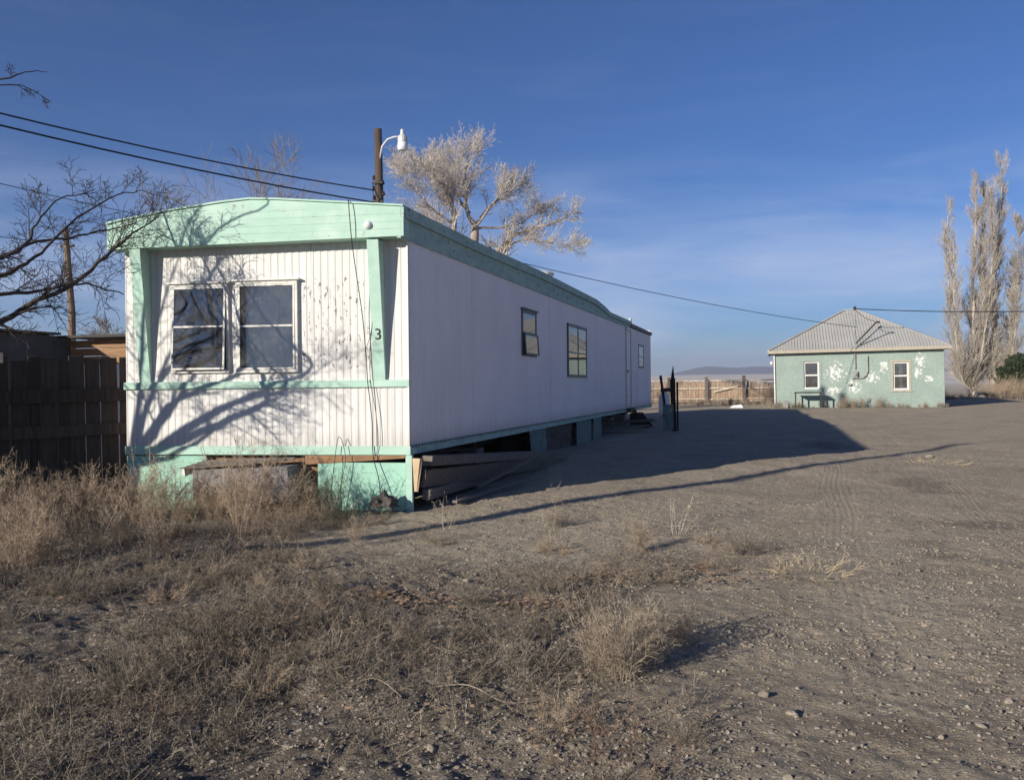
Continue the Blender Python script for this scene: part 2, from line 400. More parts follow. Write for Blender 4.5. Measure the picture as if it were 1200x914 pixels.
        h = math_(nt, 'SUBTRACT', h, math_(nt, 'MULTIPLY', mk, .012))
    bp = node(nt, 'ShaderNodeBump'); bp.inputs['Strength'].default_value = .9; bp.inputs['Distance'].default_value = 1.0
    L(nt, h, bp.inputs['Height']); L(nt, bp.outputs[0], b.inputs['Normal'])
    L(nt, b.outputs[0], out.inputs['Surface'])
    return m
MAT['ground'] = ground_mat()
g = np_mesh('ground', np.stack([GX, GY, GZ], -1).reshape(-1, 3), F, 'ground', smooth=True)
la = g.data.attributes.new('litter', 'FLOAT', 'POINT'); la.data.foreach_set('value', weedy(GX, GY).ravel().astype(np.float32))  # mask for the verge litter and the hollow shade painted with it
g['kind'] = 'structure'; g['label'] = 'grey brown gravel and dirt yard'

# ------------------------------------------------------------------ trailer
SAG = .0106
T = empty('mobile_home', (0, 0, .764)); T.rotation_euler = (-SAG, 0, 0)
tag(T, 'long white mobile home with mint green trim and number 3 beside its front windows', 'mobile home')
tv = Vector((-3.66, -.4678, 0)).normalized(); nv = Vector((tv.y, -tv.x, 0)).normalized()
if nv.y > 0: nv = -nv
FW = 3.69          # width of the front
def MF(s, w, o=0.0): return tuple(tv * s + nv * o + Vector((0, 0, w)))
def MS(y, w, o=0.0): return (o, y, w)

def siding(M, a0, a1, z0, z1, openings, period=.092, depth=.005, o=0.0):
    """ribbed sheet with real openings. openings: (a0,a1,z0,z1)"""
    mb = MB(); prof = [(0, 1), (.46, 1), (.58, 0), (.88, 0)]
    pts = []; k = 0; a = a0
    n = int((a1 - a0) / period) + 1
    for i in range(n + 1):
        for (f, d) in prof:
            p = a0 + (i + f) * period
            if p <= a1: pts.append((p, d))
    pts.append((a1, 1)); brk = sorted(set([q for op in openings for q in op[:2]]))
    P = sorted(pts + [(b, None) for b in brk], key=lambda t: t[0]); cur = 1; Q = []
    for (p, d) in P:
        if d is None: d = cur
        cur = d; Q.append((p, d))
    for (p, d), (p2, d2) in zip(Q, Q[1:]):
        if p2 - p < 1e-6: continue
        mid = (p + p2) / 2; segs = [(z0, z1)]
        for (b0, b1, c0, c1) in openings:
            if b0 < mid < b1:
                ns = []
                for (u, v) in segs:
                    if c0 > u: ns.append((u, min(c0, v)))
                    if c1 < v: ns.append((max(c1, u), v))
                segs = ns
        for (u, v) in segs:
            mb.add([M(p, u, o + depth * (d - 1)), M(p2, u, o + depth * (d2 - 1)), M(p2, v, o + depth * (d2 - 1)), M(p, v, o + depth * (d - 1))], [(0, 1, 2, 3)])
    return mb

# front walls
wl = (2.30, 3.05, .935, 2.005); wr = (1.40, 2.18, .93, 2.02)
siding(MF, 0.0, FW, .72, 2.70, [wl, wr]).build('front_wall', 'white_front', T, recalc=False)
siding(MF, 0.0, FW, -.02, .80, [], o=.004).build('lower_front_wall', 'white_front', T, recalc=False)
# belt and bottom rail
MB().mbox(MF, -.012, FW + .02, .715, .805, -.01, .035).build('belt_rail', 'mint', T, bevel=.006)
MB().mbox(MF, -.02, FW + .01, -.105, .002, -.02, .035).build('bottom_rail', 'mint', T, bevel=.006)
# side wall
so = [(5.17, 6.16, 1.265, 2.05), (8.9, 10.93, .915, 2.04), (19.86, 21.1, 1.30, 2.045), (17.1, 17.98, .04, 2.40)]
siding(MS, 0.0, 23.07, -.005, 2.50, so, period=.105, depth=.007).build('side_wall', 'white_side', T, recalc=False)
m = MB()
m.add([MF(0, 0), MF(0, 2.6), (0, .0, 2.6), (0, 0, 0)], [(0, 1, 2, 3)])
m.mbox(MS, -.03, .012, -.02, 2.52, -.01, .012)
m.build('corner_trim', 'white_front', T)
m = MB(); c0 = MF(FW, 0)
m.add([(c0[0], c0[1], -.1), (c0[0], 23.07, -.1), (c0[0], 23.07, 2.7), (c0[0], c0[1], 2.7)], [(0, 1, 2, 3)])
m.build('far_side_wall', 'white_side', T)
MB().add([(0, 23.07, -.1), (c0[0], 23.07, -.1), (c0[0], 23.07, 2.7), (0, 23.07, 2.7)], [(0, 1, 2, 3)]).build('rear_wall', 'white_side', T)
# side bottom rail in three worn lengths
m = MB()
for (a, b, oo) in ((-.02, 9.2, .024), (9.21, 15.2, .018), (15.21, 23.08, .022)):
    m.mbox(MS, a, b, -.10, .0, -.02, oo)
m.build('side_bottom_rail', 'mint_dull', T)
for k in range(9):      # sheet lap seams and screws
    ys = 2.44 * (k + 1)
    if any(a - .1 < ys < b + .1 for a, b, _, _ in so): ys += .35
    m = MB().mbox(MS, ys, ys + .022, .0, 2.47, -.004, .0035)
    for j in range(9): m.mbox(MS, ys + .006, ys + .016, .12 + j * .28, .132 + j * .28, .0035, .008)
    m.build('lap_seam', 'white_side', T)
m = MB(); V = []; y = 0.0    # ragged lower edge of the sheets, one serrated strip over the rail
while y < 23.0:
    lo = -.012 - random.random() * .016
    for (dy, zz_) in ((0, -.001), (.002, lo), (.05, lo + random.uniform(-.003, .003)), (.052, -.001)): V += [(.030, y + dy, zz_), (.030, y + dy, .012)]
    y += .105
m.add(V, [(2 * i, 2 * i + 2, 2 * i + 3, 2 * i + 1) for i in range(len(V) // 2 - 1)]).build('drip_edge', 'alu_dark', T, recalc=False)
# floor and inner shell
m = MB(); m.box(c0[0] + .02, -.02, .06, 23.0, -.09, -.02); m.build('floor', 'interior', T)
m = MB(); m.add([(c0[0] + .05, .1, 2.42), (-.05, .1, 2.42), (-.05, 23, 2.42), (c0[0] + .05, 23, 2.42)], [(0, 1, 2, 3)])
m.add([(c0[0] + .05, 3.6, 0), (-.05, 3.6, 0), (-.05, 3.6, 2.42), (c0[0] + .05, 3.6, 2.42)], [(0, 1, 2, 3)])
m.add([(-2.0, .2, 0), (-2.0, 23, 0), (-2.0, 23, 2.42), (-2.0, 3.6, 2.42)], [(0, 1, 2, 3)])
m.build('inner_walls', 'interior', T)
# roof
yr = [-.25, 2.9, 6.5, 12.14, 13.34, 14.15, 17.9, 18.0, 23.12]
zt = [2.845, 2.83, 2.865, 2.84, 2.76, 2.675, 2.675, 2.62, 2.60]
m = MB(); V = []
for y, z in zip(yr, zt):
    k = 1.0 if y < 13 else (.5 if y < 15 else .35)
    sk = 0 if y > 0 else 1
    for (x, dz) in ((.03, 0), (-.62, .06 * k), (-1.9, .155 * k), (-2.9, .065 * k), (-3.76, -.07 * k)):
        V.append((x, y + sk * x * .1278, z + dz))
n5 = 5
Fc = [(i * n5 + j, i * n5 + j + 1, (i + 1) * n5 + j + 1, (i + 1) * n5 + j) for i in range(len(yr) - 1) for j in range(4)]
m.add(V, Fc).build('roof', 'roofcoat', T, recalc=False)
# front fascia
top = [(-.02, 2.85), (.62, 2.91), (1.55, 2.99), (1.9, 3.008), (2.25, 2.985), (2.9, 2.912), (3.55, 2.815), (3.775, 2.775)]
bot = lambda s: 2.497 - .0107 * s
m = MB(); N = len(top)
vs = [MF(s, w, .25) for s, w in top] + [MF(s, bot(s), .25) for s, w in top] + [MF(s, w, -.02) for s, w in top] + [MF(s, bot(s), -.02) for s, w in top]
fs = []
for i in range(N - 1):
    fs += [(i, i + 1, N + i + 1, N + i), (2 * N + i, 3 * N + i, 3 * N + i + 1, 2 * N + i + 1), (i, 2 * N + i, 2 * N + i + 1, i + 1), (N + i, N + i + 1, 3 * N + i + 1, 3 * N + i)]
fs += [(0, N, 3 * N, 2 * N), (N - 1, 3 * N - 1, 4 * N - 1, 2 * N - 1)]
fas = m.add(vs, fs).build('front_fascia', 'mint', T)
m = MB()          # lap lines of the fascia boards and an edge bead
for k, w in enumerate((2.585, 2.672, 2.760)):
    m.mbox(MF, .0, 3.74, w, w + .003, .25, .2525)
m.mbox(MF, 1.2, 2.7, 2.848, 2.851, .25, .2525)
m.build('lap_joint', 'mint_dull', fas)
m = MB(); ring = [MF(s, w + .004, .262) for s, w in top]
for a, b in zip(ring, ring[1:]): m.beam(a, b, .02, .02)
m.build('edge_bead', 'mint', fas)
# side fascia: lower board and projecting gutter lip
def strip(mb, ys, lo, hi, o0, o1):
    V = []
    for y, a, b in zip(ys, lo, hi):
        V += [(o0, y, a), (o1, y, a), (o1, y, b), (o0, y, b)]
    fs = []
    for i in range(len(ys) - 1):
        for j in range(4): fs.append((4 * i + j, 4 * i + (j + 1) % 4, 4 * i + 4 + (j + 1) % 4, 4 * i + 4 + j))
    fs += [(0, 1, 2, 3), (len(V) - 1, len(V) - 2, len(V) - 3, len(V) - 4)]
    return mb.add(V, fs)
yy = yr[:7]; zz = zt[:7]
sf = strip(MB(), yy, [2.475] * 7, [max(2.50, z - .02) for z in zz], -.03, .02).build('side_fascia', 'mint_dull', T)
strip(MB(), yy, [max(2.49, z - .125) if z > 2.7 else z - .10 for z in zz], [z + .012 for z in zz], -.02, .058).build('gutter_lip', 'mint_dull', sf)
strip(MB(), [18.02, 23.12], [2.52, 2.515], [2.635, 2.615], -.03, .05).build('rear_trim', 'rear_trim', T)
sfl = strip(MB(), yy, [2.475] * 7, [z - .07 for z in zz], -3.80, -3.74); sfl.build('far_side_fascia', 'mint_dull', T)
MB().tube([(.03, 17.85, 2.62), (.03, 17.92, 2.78)], .05, 8).build('fascia_end_cap', 'mint_dull', T)
# tapering posts
for (s0, s1) in ((.283, .432), (3.335, 3.487)):
    wb, wt_ = .80, 2.47
    P = [MF(s0, wb, -.01), MF(s1, wb, -.01), MF(s1, wb, .035), MF(s0, wb, .035), MF(s0 + .012, wt_, -.01), MF(s1 + .006, wt_, -.01), MF(s1 + .006, wt_, .235), MF(s0 + .012, wt_, .235)]
    post = MB().hexa(P).build('fascia_post', 'mint', T, bevel=.004)
    if s0 < 1: POST = post
# number 3
cu = bpy.data.curves.new('house_number', 'FONT'); cu.body = '3'; cu.size = .19; cu.extrude = .002
to = bpy.data.objects.new('tmp', cu); COL.objects.link(to)
bpy.context.view_layer.update()
me = bpy.data.meshes.new_from_object(to.evaluated_get(bpy.context.evaluated_depsgraph_get())); bpy.data.objects.remove(to)
me.materials.clear(); me.materials.append(MAT['black'])
num = bpy.data.objects.new('house_number', me); COL.objects.link(num); num.parent = POST
slope = .2 / 1.67
zax = (Vector((0, 0, 1)) + nv * slope).normalized(); xax = -tv; yax = zax
norm = xax.cross(yax).normalized()
pos = Vector(MF(.395, 1.29, .035 + .2 * (1.29 - .80) / 1.67 + .004))
num.matrix_local = Matrix.Translation(pos) @ Matrix((xax, yax, norm)).transposed().to_4x4()
# marker light
ml = MB(); c = Vector(MF(.413, 2.636, .25))
ringp = [(0.052, 0), (.05, .012), (.04, .03), (.022, .042), (.006, .046)]
ml.tube([c + nv * d for r_, d in ringp], [r_ for r_, d in ringp], 14)
ml.build('marker_light', 'lens', T, smooth=True)

# windows
def window(parent, M, a0, a1, w0, w1, fr='alu', width=.035, vert=(), horiz=(), tilt=0.0, proud=.035, glass='glass', label=None, hood=True):
    wt = w1; m = MB(); k = width
    m.mbox(M, a0 - .01, a1 + .01, w1 - k * .6, w1 + .02, -.03, proud)
    m.mbox(M, a0 - .01, a1 + .01, w0 - .02, w0 + k * .6, -.03, proud - .003)
    m.mbox(M, a0 - .01, a0 + k * .6, w0 + k * .6, w1 - k * .6, -.03, proud - .006)
    m.mbox(M, a1 - k * .6, a1 + .01, w0 + k * .6, w1 - k * .6, -.03, proud - .006)
    if hood: m.mbox(M, a0 - .04, a1 + .04, w1 + .021, w1 + .042, -.01, proud + .03)
    f = m.build('window', fr, parent, label=label)
    cols = [a0 + .02] + list(vert) + [a1 - .02]; rows = [w0 + .02] + list(horiz) + [w1 - .02]
    for i in range(len(cols) - 1):
        sm = MB(); A0, A1 = cols[i] + .004, cols[i + 1] - .004; q = .022
        W0, W1 = rows[0], rows[-1]; o = proud - .012
        sm.mbox(M, A0, A1, W1 - q, W1, o - .012, o + .008, tilt, wt); sm.mbox(M, A0, A1, W0, W0 + q, o - .012, o + .008, tilt, wt)
        sm.mbox(M, A0, A0 + q, W0 + q, W1 - q, o - .012, o + .006, tilt, wt); sm.mbox(M, A1 - q, A1, W0 + q, W1 - q, o - .012, o + .006, tilt, wt)
        for r_ in rows[1:-1]: sm.mbox(M, A0 + q, A1 - q, r_ - q / 2, r_ + q / 2, o - .012, o + .012, tilt, wt)
        sm.build('sash', fr, f)
        for j in range(len(rows) - 1):
            lo = rows[j] + (q if j == 0 else q / 2); hi = rows[j + 1] - (q if j == len(rows) - 2 else q / 2)
            MB().mbox(M, A0 + q, A1 - q, lo, hi, o - .006, o - .002, tilt, wt).build('pane', glass, f)
    return f
fw = window(T, MF, *wl, horiz=(1.49,), tilt=.06, proud=.045, glass='glass')
MB().mbox(MF, 2.47, 2.495, .95, 1.98, .005, .015).build('muntin', 'alu', fw)
fw2 = window(T, MF, *wr, horiz=(1.485,), tilt=.012, proud=.05, glass='glass_dusty')
m = MB()      # curtain of gentle folds behind the right window
for i in range(26):
    a = 1.42 + i * .029; d0 = -.10 - .012 * math.sin(i * 1.3); d1 = -.10 - .012 * math.sin((i + 1) * 1.3)
    m.add([MF(a, .95, d0), MF(a + .029, .95, d1), MF(a + .029, 2.0, d1), MF(a, 2.0, d0)], [(0, 1, 2, 3)])
m.build('curtain', 'curtain', fw2)
MB().mbox(MF, 1.44, 1.50, .95, 1.40, -.09, -.07).build('window_prop', 'plywood', fw2)
m = MB(); m.add([MF(2.56, 1.52, -.6), MF(2.95, 1.55, -.5), MF(2.96, 1.88, -.5), MF(2.55, 1.83, -.6)], [(0, 1, 2, 3)])
m.build('hanging_sheet', 'sheet', fw)
m = MB(); m.add([MF(2.7, 1.0, -.5), MF(2.9, 1.02, -.5), MF(2.93, 1.25, -.5), MF(2.78, 1.33, -.5), MF(2.68, 1.2, -.5)], [(0, 1, 2, 3, 4)])
m.build('torn_paper', 'sheet', fw)
sw1 = window(T, MS, 5.17, 6.16, 1.265, 2.05, 'alu_dark', .05, (), (1.66,), 0.0, .03, 'glass', hood=True)
# opened lower sash of the first side window
MB().mbox(MS, 5.2, 6.13, 1.27, 1.30, .035, .06, .06, 1.66).mbox(MS, 5.2, 5.23, 1.28, 1.64, .035, .06, .06, 1.66).mbox(MS, 6.10, 6.13, 1.28, 1.64, .035, .06, .06, 1.66).mbox(MS, 5.2, 6.13, 1.62, 1.65, .035, .06, .06, 1.66).build('open_sash', 'alu_dark', sw1)
MB().mbox(MS, 5.24, 6.09, 1.30, 1.62, .045, .05, .06, 1.66).build('open_pane', 'glass', sw1)
window(T, MS, 8.9, 10.93, .915, 2.04, 'alu_dark', .05, (9.95,), (1.44,), 0.0, .035, 'glass', hood=False)
sw3 = window(T, MS, 19.86, 21.1, 1.30, 2.045, 'alu_dark', .04, (), (1.66,), 0.0, .02, 'glass', hood=False)
MB().mbox(MS, 19.95, 21.0, 1.68, 2.02, -.05, -.04).build('blind', 'sheet', sw3)
# door
d = MB().mbox(MS, 17.12, 17.96, .05, 2.39, -.04, .012).build('door', 'white_side', T)
m = MB()
m.mbox(MS, 17.04, 17.10, .0, 2.46, -.01, .045); m.mbox(MS, 17.98, 18.05, .0, 2.46, -.01, .04); m.mbox(MS, 17.04, 18.05, 2.40, 2.462, -.01, .05)
m.build('door_frame', 'alu', d)
MB().mbox(MS, 17.2, 17.3, 1.10, 1.16, .012, .06).build('handle', 'steel_dark', d)
MB().mbox(MS, 17.0, 18.1, -.09, .0, .026, .14).build('door_sill', 'steel_dark', d)
# roof vent
m = MB(); m.lathe((-.42, 8.5, 2.87), [(.10, 0), (.10, .16), (.22, .17), (.24, .22), (.14, .27), (.03, .28)], 14)
m.build('roof_vent', 'lamp', T, smooth=False)
m = MB(); m.lathe((-.9, 9.2, 2.86), [(.05, 0), (.05, .1), (.052, .1), (.05, .11)], 10).build('plumbing_vent', 'steel_dark', T)

# chassis under the floor
m = MB()
for x in (-.9, -2.75): m.box(x - .05, x + .05, .3, 23, -.36, -.095)
for k in range(9): m.box(-3.3, -.35, .9 + k * 2.6, 1.0 + k * 2.6, -.26, -.10)
m.build('chassis', 'steel_dark', T)
for k in range(8):
    yb = 2.2 + k * 2.75
    for x in (-.9, -2.75):
        MB().box(x - .19, x + .19, yb - .2, yb + .2, -.80, -.362).build('support_block', 'grey_panel', T)
# skirting -----------------------------------------------------------
m = MB().mbox(MF, .055, 1.16, -.78, -.20, -.015, .0); m.mbox(MF, 1.1, 1.16, -.78, -.2, 0, .004)
m.build('skirt_panel', 'mint_skirt', T)
MB().mbox(MF, 2.62, 3.69, -.78, -.12, -.012, .006).build('skirt_panel', 'mint_skirt', T)
MB().hexa([MF(.06, -.145, -.01), MF(1.32, -.225, -.01), MF(1.32, -.225, .012), MF(.06, -.145, .012), MF(.06, -.107, -.01), MF(1.32, -.108, -.01), MF(1.32, -.108, .012), MF(.06, -.107, .012)]).build('skirt_backing_board', 'plywood', T, label='bare brown board showing above the skirting')
MB().mbox(MF, -.035, .045, -.80, -.107, -.04, .03).build('skirt_corner_post', 'mint', T, bevel=.004)
MB().mbox(MF, 1.165, 2.615, -.8, -.11, -.12, -.10).build('skirt_backing', 'plywood', T)
for (y0, y1, tl, top_) in ((5.7, 6.9, .25, -.11), (9.9, 11.6, 0, -.12), (11.9, 13.0, 0, -.11)):
    m = MB(); n = int((y1 - y0) / .2)
    for i in range(n):
        a = y0 + i * (y1 - y0) / n
        P = [(-.03, a + tl, -.79 + SAG * a * .5), (-.03, a + tl + .185, -.79 + SAG * a * .5), (-.01, a + tl + .185, -.79 + SAG * a * .5), (-.01, a + tl, -.79 + SAG * a * .5),
             (-.03, a, top_), (-.03, a + .185, top_), (-.01, a + .185, top_), (-.01, a, top_)]
        m.hexa(P)
    m.build('skirt_slats', 'slat', T)
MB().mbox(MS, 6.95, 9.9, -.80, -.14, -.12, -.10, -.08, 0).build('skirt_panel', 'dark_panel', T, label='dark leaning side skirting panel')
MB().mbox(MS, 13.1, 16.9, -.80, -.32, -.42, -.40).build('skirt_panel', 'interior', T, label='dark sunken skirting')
m = MB(); m.add([(c0[0] + .02, c0[1] + .1, -.85), (c0[0] + .02, 23, -.6), (c0[0] + .02, 23, -.1), (c0[0] + .02, c0[1] + .1, -.1)], [(0, 1, 2, 3)]).build('far_skirt_light_block', 'mint_dull', T)  # unseen side, closed off to block light under the floor

# ------------------------------------------------------------------ loose things by the trailer
def wp(M, a, w, o): v = M(a, w, o); return Vector((v[0], v[1], v[2] + .764 - SAG * v[1]))
def cable(name, pts, r, mat, label, cat, group=None, sub=6):
    P = [Vector(p) for p in pts]; out = []
    for i in range(len(P) - 1):
        p0 = P[max(i - 1, 0)]; p1 = P[i]; p2 = P[i + 1]; p3 = P[min(i + 2, len(P) - 1)]
        for k in range(sub):
            t = k / sub
            out.append(.5 * ((2 * p1) + (p2 - p0) * t + (2 * p0 - 5 * p1 + 4 * p2 - p3) * t * t + (3 * p1 - p0 - 3 * p2 + p3) * t ** 3))
    out.append(P[-1]); org = out[0].copy(); org.z = min(p.z for p in out)
    o = MB().tube([q - org for q in out], r, 5).build(name, mat); o.location = org
    return tag(o, label, cat, group)
cable('loose_cable', [wp(MF, .9, 2.90, -.3), wp(MF, .66, 2.912, .18), wp(MF, .63, 2.905, .268), wp(MF, .60, 2.49, .27), wp(MF, .60, 2.2, .16), wp(MF, .55, 1.6, .06), wp(MF, .52, 1.2, .05), wp(MF, .50, .83, .05), wp(MF, .49, .74, .06), wp(MF, .45, .3, .05), wp(MF, .44, -.1, .06), wp(MF, .36, -.4, .10), wp(MF, .30, -.74, .2)],
      .0055, 'black', 'long thin black cable hanging down the front of the mobile home', 'cable')
cable('loose_cable', [wp(MF, .52, 1.15, .065), wp(MF, .44, 1.35, .09), wp(MF, .41, 1.5, .10), wp(MF, .45, 1.2, .08), wp(MF, .46, .8, .06), wp(MF, .40, .4, .05), wp(MF, .38, .0, .05), wp(MF, .45, -.18, .06)],
      .0035, 'black', 'thin looped wire beside the hanging cable near the number 3', 'cable')
cable('bent_wire', [wp(MF, .98, -.75, .12), wp(MF, .93, -.3, .1), wp(MF, .86, .12, .09), wp(MF, .78, -.1, .09), wp(MF, .82, -.4, .1), wp(MF, .90, -.72, .12)],
      .004, 'steel_dark', 'thin bent wire loop sticking up from weeds by the front skirting', 'wire')

V0 = None
bmx = bmesh.new(); bmesh.ops.create_icosphere(bmx, subdivisions=3, radius=1.0)
for v in bmx.verts:
    k_ = 1 + .35 * math.sin(v.co.x * 5 + 1) * math.cos(v.co.y * 4) + .2 * math.sin(v.co.z * 9 + v.co.x * 6); v.co = Vector((v.co.x * .15 * k_, v.co.y * .12 * k_, max(v.co.z, -.2) * .13 * k_))
mex = bpy.data.meshes.new('tar_paper_lump'); bmx.to_mesh(mex); bmx.free(); mex.materials.append(MAT['dark_panel'])
ox = bpy.data.objects.new('tar_paper_lump', mex); COL.objects.link(ox); ox.location = (-.22, -.28, .09); tag(ox, 'crumpled dark brown lump at the foot of the mint skirting near the corner post', 'debris')
# broken grey cooler box under the front
b = empty('broken_box', tuple(wp(MF, 2.02, -.62, .16)), math.atan2(tv.y, tv.x) + math.pi)
tag(b, 'broken weathered grey box with splintered boards on top, under the front wall', 'box')
MB().hexa([(-.62, -.16, 0), (.62, -.14, -.02), (.62, .16, 0), (-.60, .16, .02), (-.60, -.2, .36), (.60, -.17, .40), (.62, .16, .40), (-.6, .16, .36)]).build('body', 'grey_panel', b, bevel=.01)
m = MB()
for i in range(5):
    m.beam((-.72 + i * .03, -.24 + i * .07, .385 + i * .012), (.2 + i * .1, -.19 + i * .06, .44 + i * .008), .07, .014, twist=.1 * i)
m.build('splintered_lid', 'old_wood', b)
MB().beam((-.72, -.2, .33), (-.66, .1, .37), .05, .10).beam((-.80, -.24, .02), (-.66, -.2, .2), .06, .02).build('torn_end', 'white_paint', b)

# lumber leaning under the corner
def timber(a, b, w, h, label, twist=0.0, mat='old_wood', name='timber_beam', ends=True):
    a = Vector(a); b = Vector(b); o = MB().beam((0, 0, 0), b - a, w, h, twist=twist).build(name, mat, bevel=.006); o.location = a
    tag(o, label, 'timber', 'weathered timbers under the mobile home')
    return o
timber((.17, .12, .58), (.42, 6.6, .13), .15, .12, 'long grey timber on top of the pile under the mobile home corner', .05)
t1 = timber((.12, .14, .36), (.36, 4.9, .10), .05, .22, 'second grey plank under the topmost timber, leaning on its edge', .25)
timber((-.02, .22, .30), (.05, 5.2, .10), .14, .12, 'dark timber deep behind the leaning planks', 0)
timber((.13, .18, .16), (.1, 3.2, .09), .10, .13, 'lowest thick timber of the pile lying on the dirt', .1)
timber((.42, 1.35, .13), (.62, 3.4, .30), .08, .03, 'thin splintered lath slanting up toward the timber pile', 0)
timber((.44, .35, .055), (.75, 2.45, .09), .07, .03, 'thin flat plank lying on the dirt in front of the pile', 0)
o = MB().hexa([(0, 0, 0), (.03, -.01, 0), (.05, .0, 0), (.02, .03, 0), (-.02, 0, .40), (.09, -.03, .40), (.11, .0, .40), (0, .03, .40)]).build('splintered_board', 'cut_wood'); o.location = (.06, -.02, .22)
tag(o, 'upright splintered board with pale fresh wood at the timber ends', 'board')

# broken stair railing
st = empty('broken_railing', (1.5, 15.6, 0.0))
tag(st, 'dark broken wooden stair railing standing loose beside the mobile home door', 'railing')
MB().beam((-.33, .4, 1.56), (-.18, .1, .66), .055, .07).build('slanted_post', 'dark_wood', st)
m = MB(); m.hexa([(.02, -.05, 0), (.14, -.05, 0), (.14, .06, 0), (.02, .06, 0), (-.02, -.05, 1.45), (.12, -.05, 1.5), (.12, .06, 1.5), (-.02, .06, 1.4)])
m.hexa([(.0, -.05, 1.45), (.1, -.05, 1.5), (.1, .05, 1.5), (.0, .05, 1.45), (.06, -.01, 1.82), (.075, -.01, 1.84), (.075, .01, 1.84), (.06, .01, 1.82)])
m.build('splintered_post', 'dark_wood', st)
MB().box(.15, .20, .02, .10, .0, 1.38).build('second_post', 'dark_wood', st)
MB().beam((-.3, .25, 1.15), (.05, .0, 1.17), .05, .10).build('crossbar', 'dark_wood', st)
m = MB()
for i in range(4): m.box(-.22 + i * .075, -.22 + i * .075 + .068, -.06 - .003 * i, -.03 - .003 * i, .02 + .02 * (i % 2), .75)
m.build('boarded_side', 'slat', st)
MB().box(-.22, .02, -.02, .35, .70, .74).build('step_top', 'dark_wood', st)
for k, (xa, ya, xb, yb, z) in enumerate(((-.9, 14.9, .9, 15.6, .10), (-.5, 16.3, 1.0, 16.0, .22), (-1.0, 13.6, .7, 15.3, .06))):
    timber((xa, ya, z), (xb, yb, z + .05), .14, .05, ('plank lying in shade at the foot of the broken railing', 'raised plank in shade just behind the broken railing', 'flat plank reaching out from under the door')[k])
sp2 = empty('door_steps', (.1, 17.1, 0)); tag(sp2, 'dark low wooden steps in shade below the side door of the mobile home', 'steps')
for k_, (zz1, xx1) in enumerate(((.40, .0), (.20, .30))):
    for j_ in range(3): MB().box(xx1 + .10 * j_, xx1 + .10 * j_ + .09, 0, .95, zz1, zz1 + .035).build('tread', 'dark_wood', sp2)
for y_ in (.04, .88): MB().hexa([(0, y_, 0), (.6, y_, 0), (.6, y_ + .04, 0), (0, y_ + .04, 0), (0, y_, .395), (.29, y_, .395), (.29, y_ + .04, .395), (0, y_ + .04, .395)]).build('stringer', 'dark_wood', sp2)
# white tank behind the far end
tk = empty('propane_tank', (.35, 24.2, 0)); tag(tk, 'small white tank standing at the far end of the mobile home', 'tank')
MB().lathe((0, 0, 0), [(.16, .02), (.2, .1), (.21, .2), (.21, .72), (.17, .84), (.06, .9), (.05, .98)], 16).build('body', 'white_paint', tk, smooth=True)
MB().lathe((0, 0, 0), [(.12, .88), (.12, 1.02), (.11, 1.02), (.10, .9)], 12).build('collar', 'white_paint', tk)

# ------------------------------------------------------------------ dark board fence (left)
fd = Vector((-.470, -.883, 0)).normalized(); f0_ = Vector((-3.80, .08, 0))
fn = Vector((fd.y, -fd.x, 0)); fn = fn if fn.x > 0 else -fn
fe = empty('board_fence', tuple(f0_), math.atan2(fd.y, fd.x)); tag(fe, 'tall dark brown board fence beside the mobile home front', 'fence')
# local x along the fence, local y toward camera side or away
sgn = 1 if Matrix.Rotation(math.atan2(fd.y, fd.x), 3, 'Z') @ Vector((0, 1, 0)) @ fn > 0 else -1
x = 0.0; i = 0
brds = MB()
while x < 3.5:
    w = random.uniform(.13, .215); h = 1.9 + random.uniform(-.05, .03); g_ = random.uniform(.004, .022)
    ln = random.uniform(-.018, .018)
    P = [(x, 0, 0.02), (x + w, 0, .02), (x + w, -.022 * sgn, .02), (x, -.022 * sgn, .02), (x + ln, 0, h), (x + w + ln, 0, h - random.uniform(0, .03)), (x + w + ln, -.022 * sgn, h), (x + ln, -.022 * sgn, h)]
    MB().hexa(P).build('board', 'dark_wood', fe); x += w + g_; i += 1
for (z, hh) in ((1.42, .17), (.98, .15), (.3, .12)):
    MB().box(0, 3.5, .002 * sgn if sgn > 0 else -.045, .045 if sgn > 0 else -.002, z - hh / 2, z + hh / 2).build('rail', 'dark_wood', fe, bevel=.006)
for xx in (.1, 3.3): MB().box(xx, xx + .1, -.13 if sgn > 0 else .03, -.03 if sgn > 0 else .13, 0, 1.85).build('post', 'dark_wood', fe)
MB().box(1.72, 1.755, .0, .02, 1.83, 1.95).build('pale_chip', 'pale_wood', fe)

# ------------------------------------------------------------------ dark outbuilding behind the fence
sh = empty('outbuilding', (-8.42, 3.93, 0)); tag(sh, 'low flat roofed outbuilding with brown and white end wall behind the board fence', 'outbuilding')
MB().hexa([(-3.5, -6, 0), (-.06, -6, 0), (0, 0, 0), (-3.5, 0, 0), (-3.5, -6, 2.52), (-.06, -6, 2.52), (0, 0, 2.44), (-3.5, 0, 2.44)]).build('wing_wall', 'shed_dark', sh)
MB().box(0.003, 5, 0, 3.4, 0, 1.92).build('end_wall', 'white_paint', sh)
m = MB()
for k in range(3): m.box(0.003, 5.0, -.02 - .004 * k, 0.02, 1.925 + k * .15, 2.065 + k * .15)
m.build('brown_boards', 'plywood', sh)
m = MB(); m.box(.0, 5.2, -.35, 3.6, 2.40, 2.45); m.build('roof', 'steel_dark', sh)
MB().hexa([(-3.6, -6.2, 2.53), (.05, -6.2, 2.53), (.1, -.36, 2.46), (-3.6, -.36, 2.46), (-3.6, -6.2, 2.57), (.05, -6.2, 2.57), (.1, -.36, 2.50), (-3.6, -.36, 2.50)]).build('wing_roof', 'steel_dark', sh)
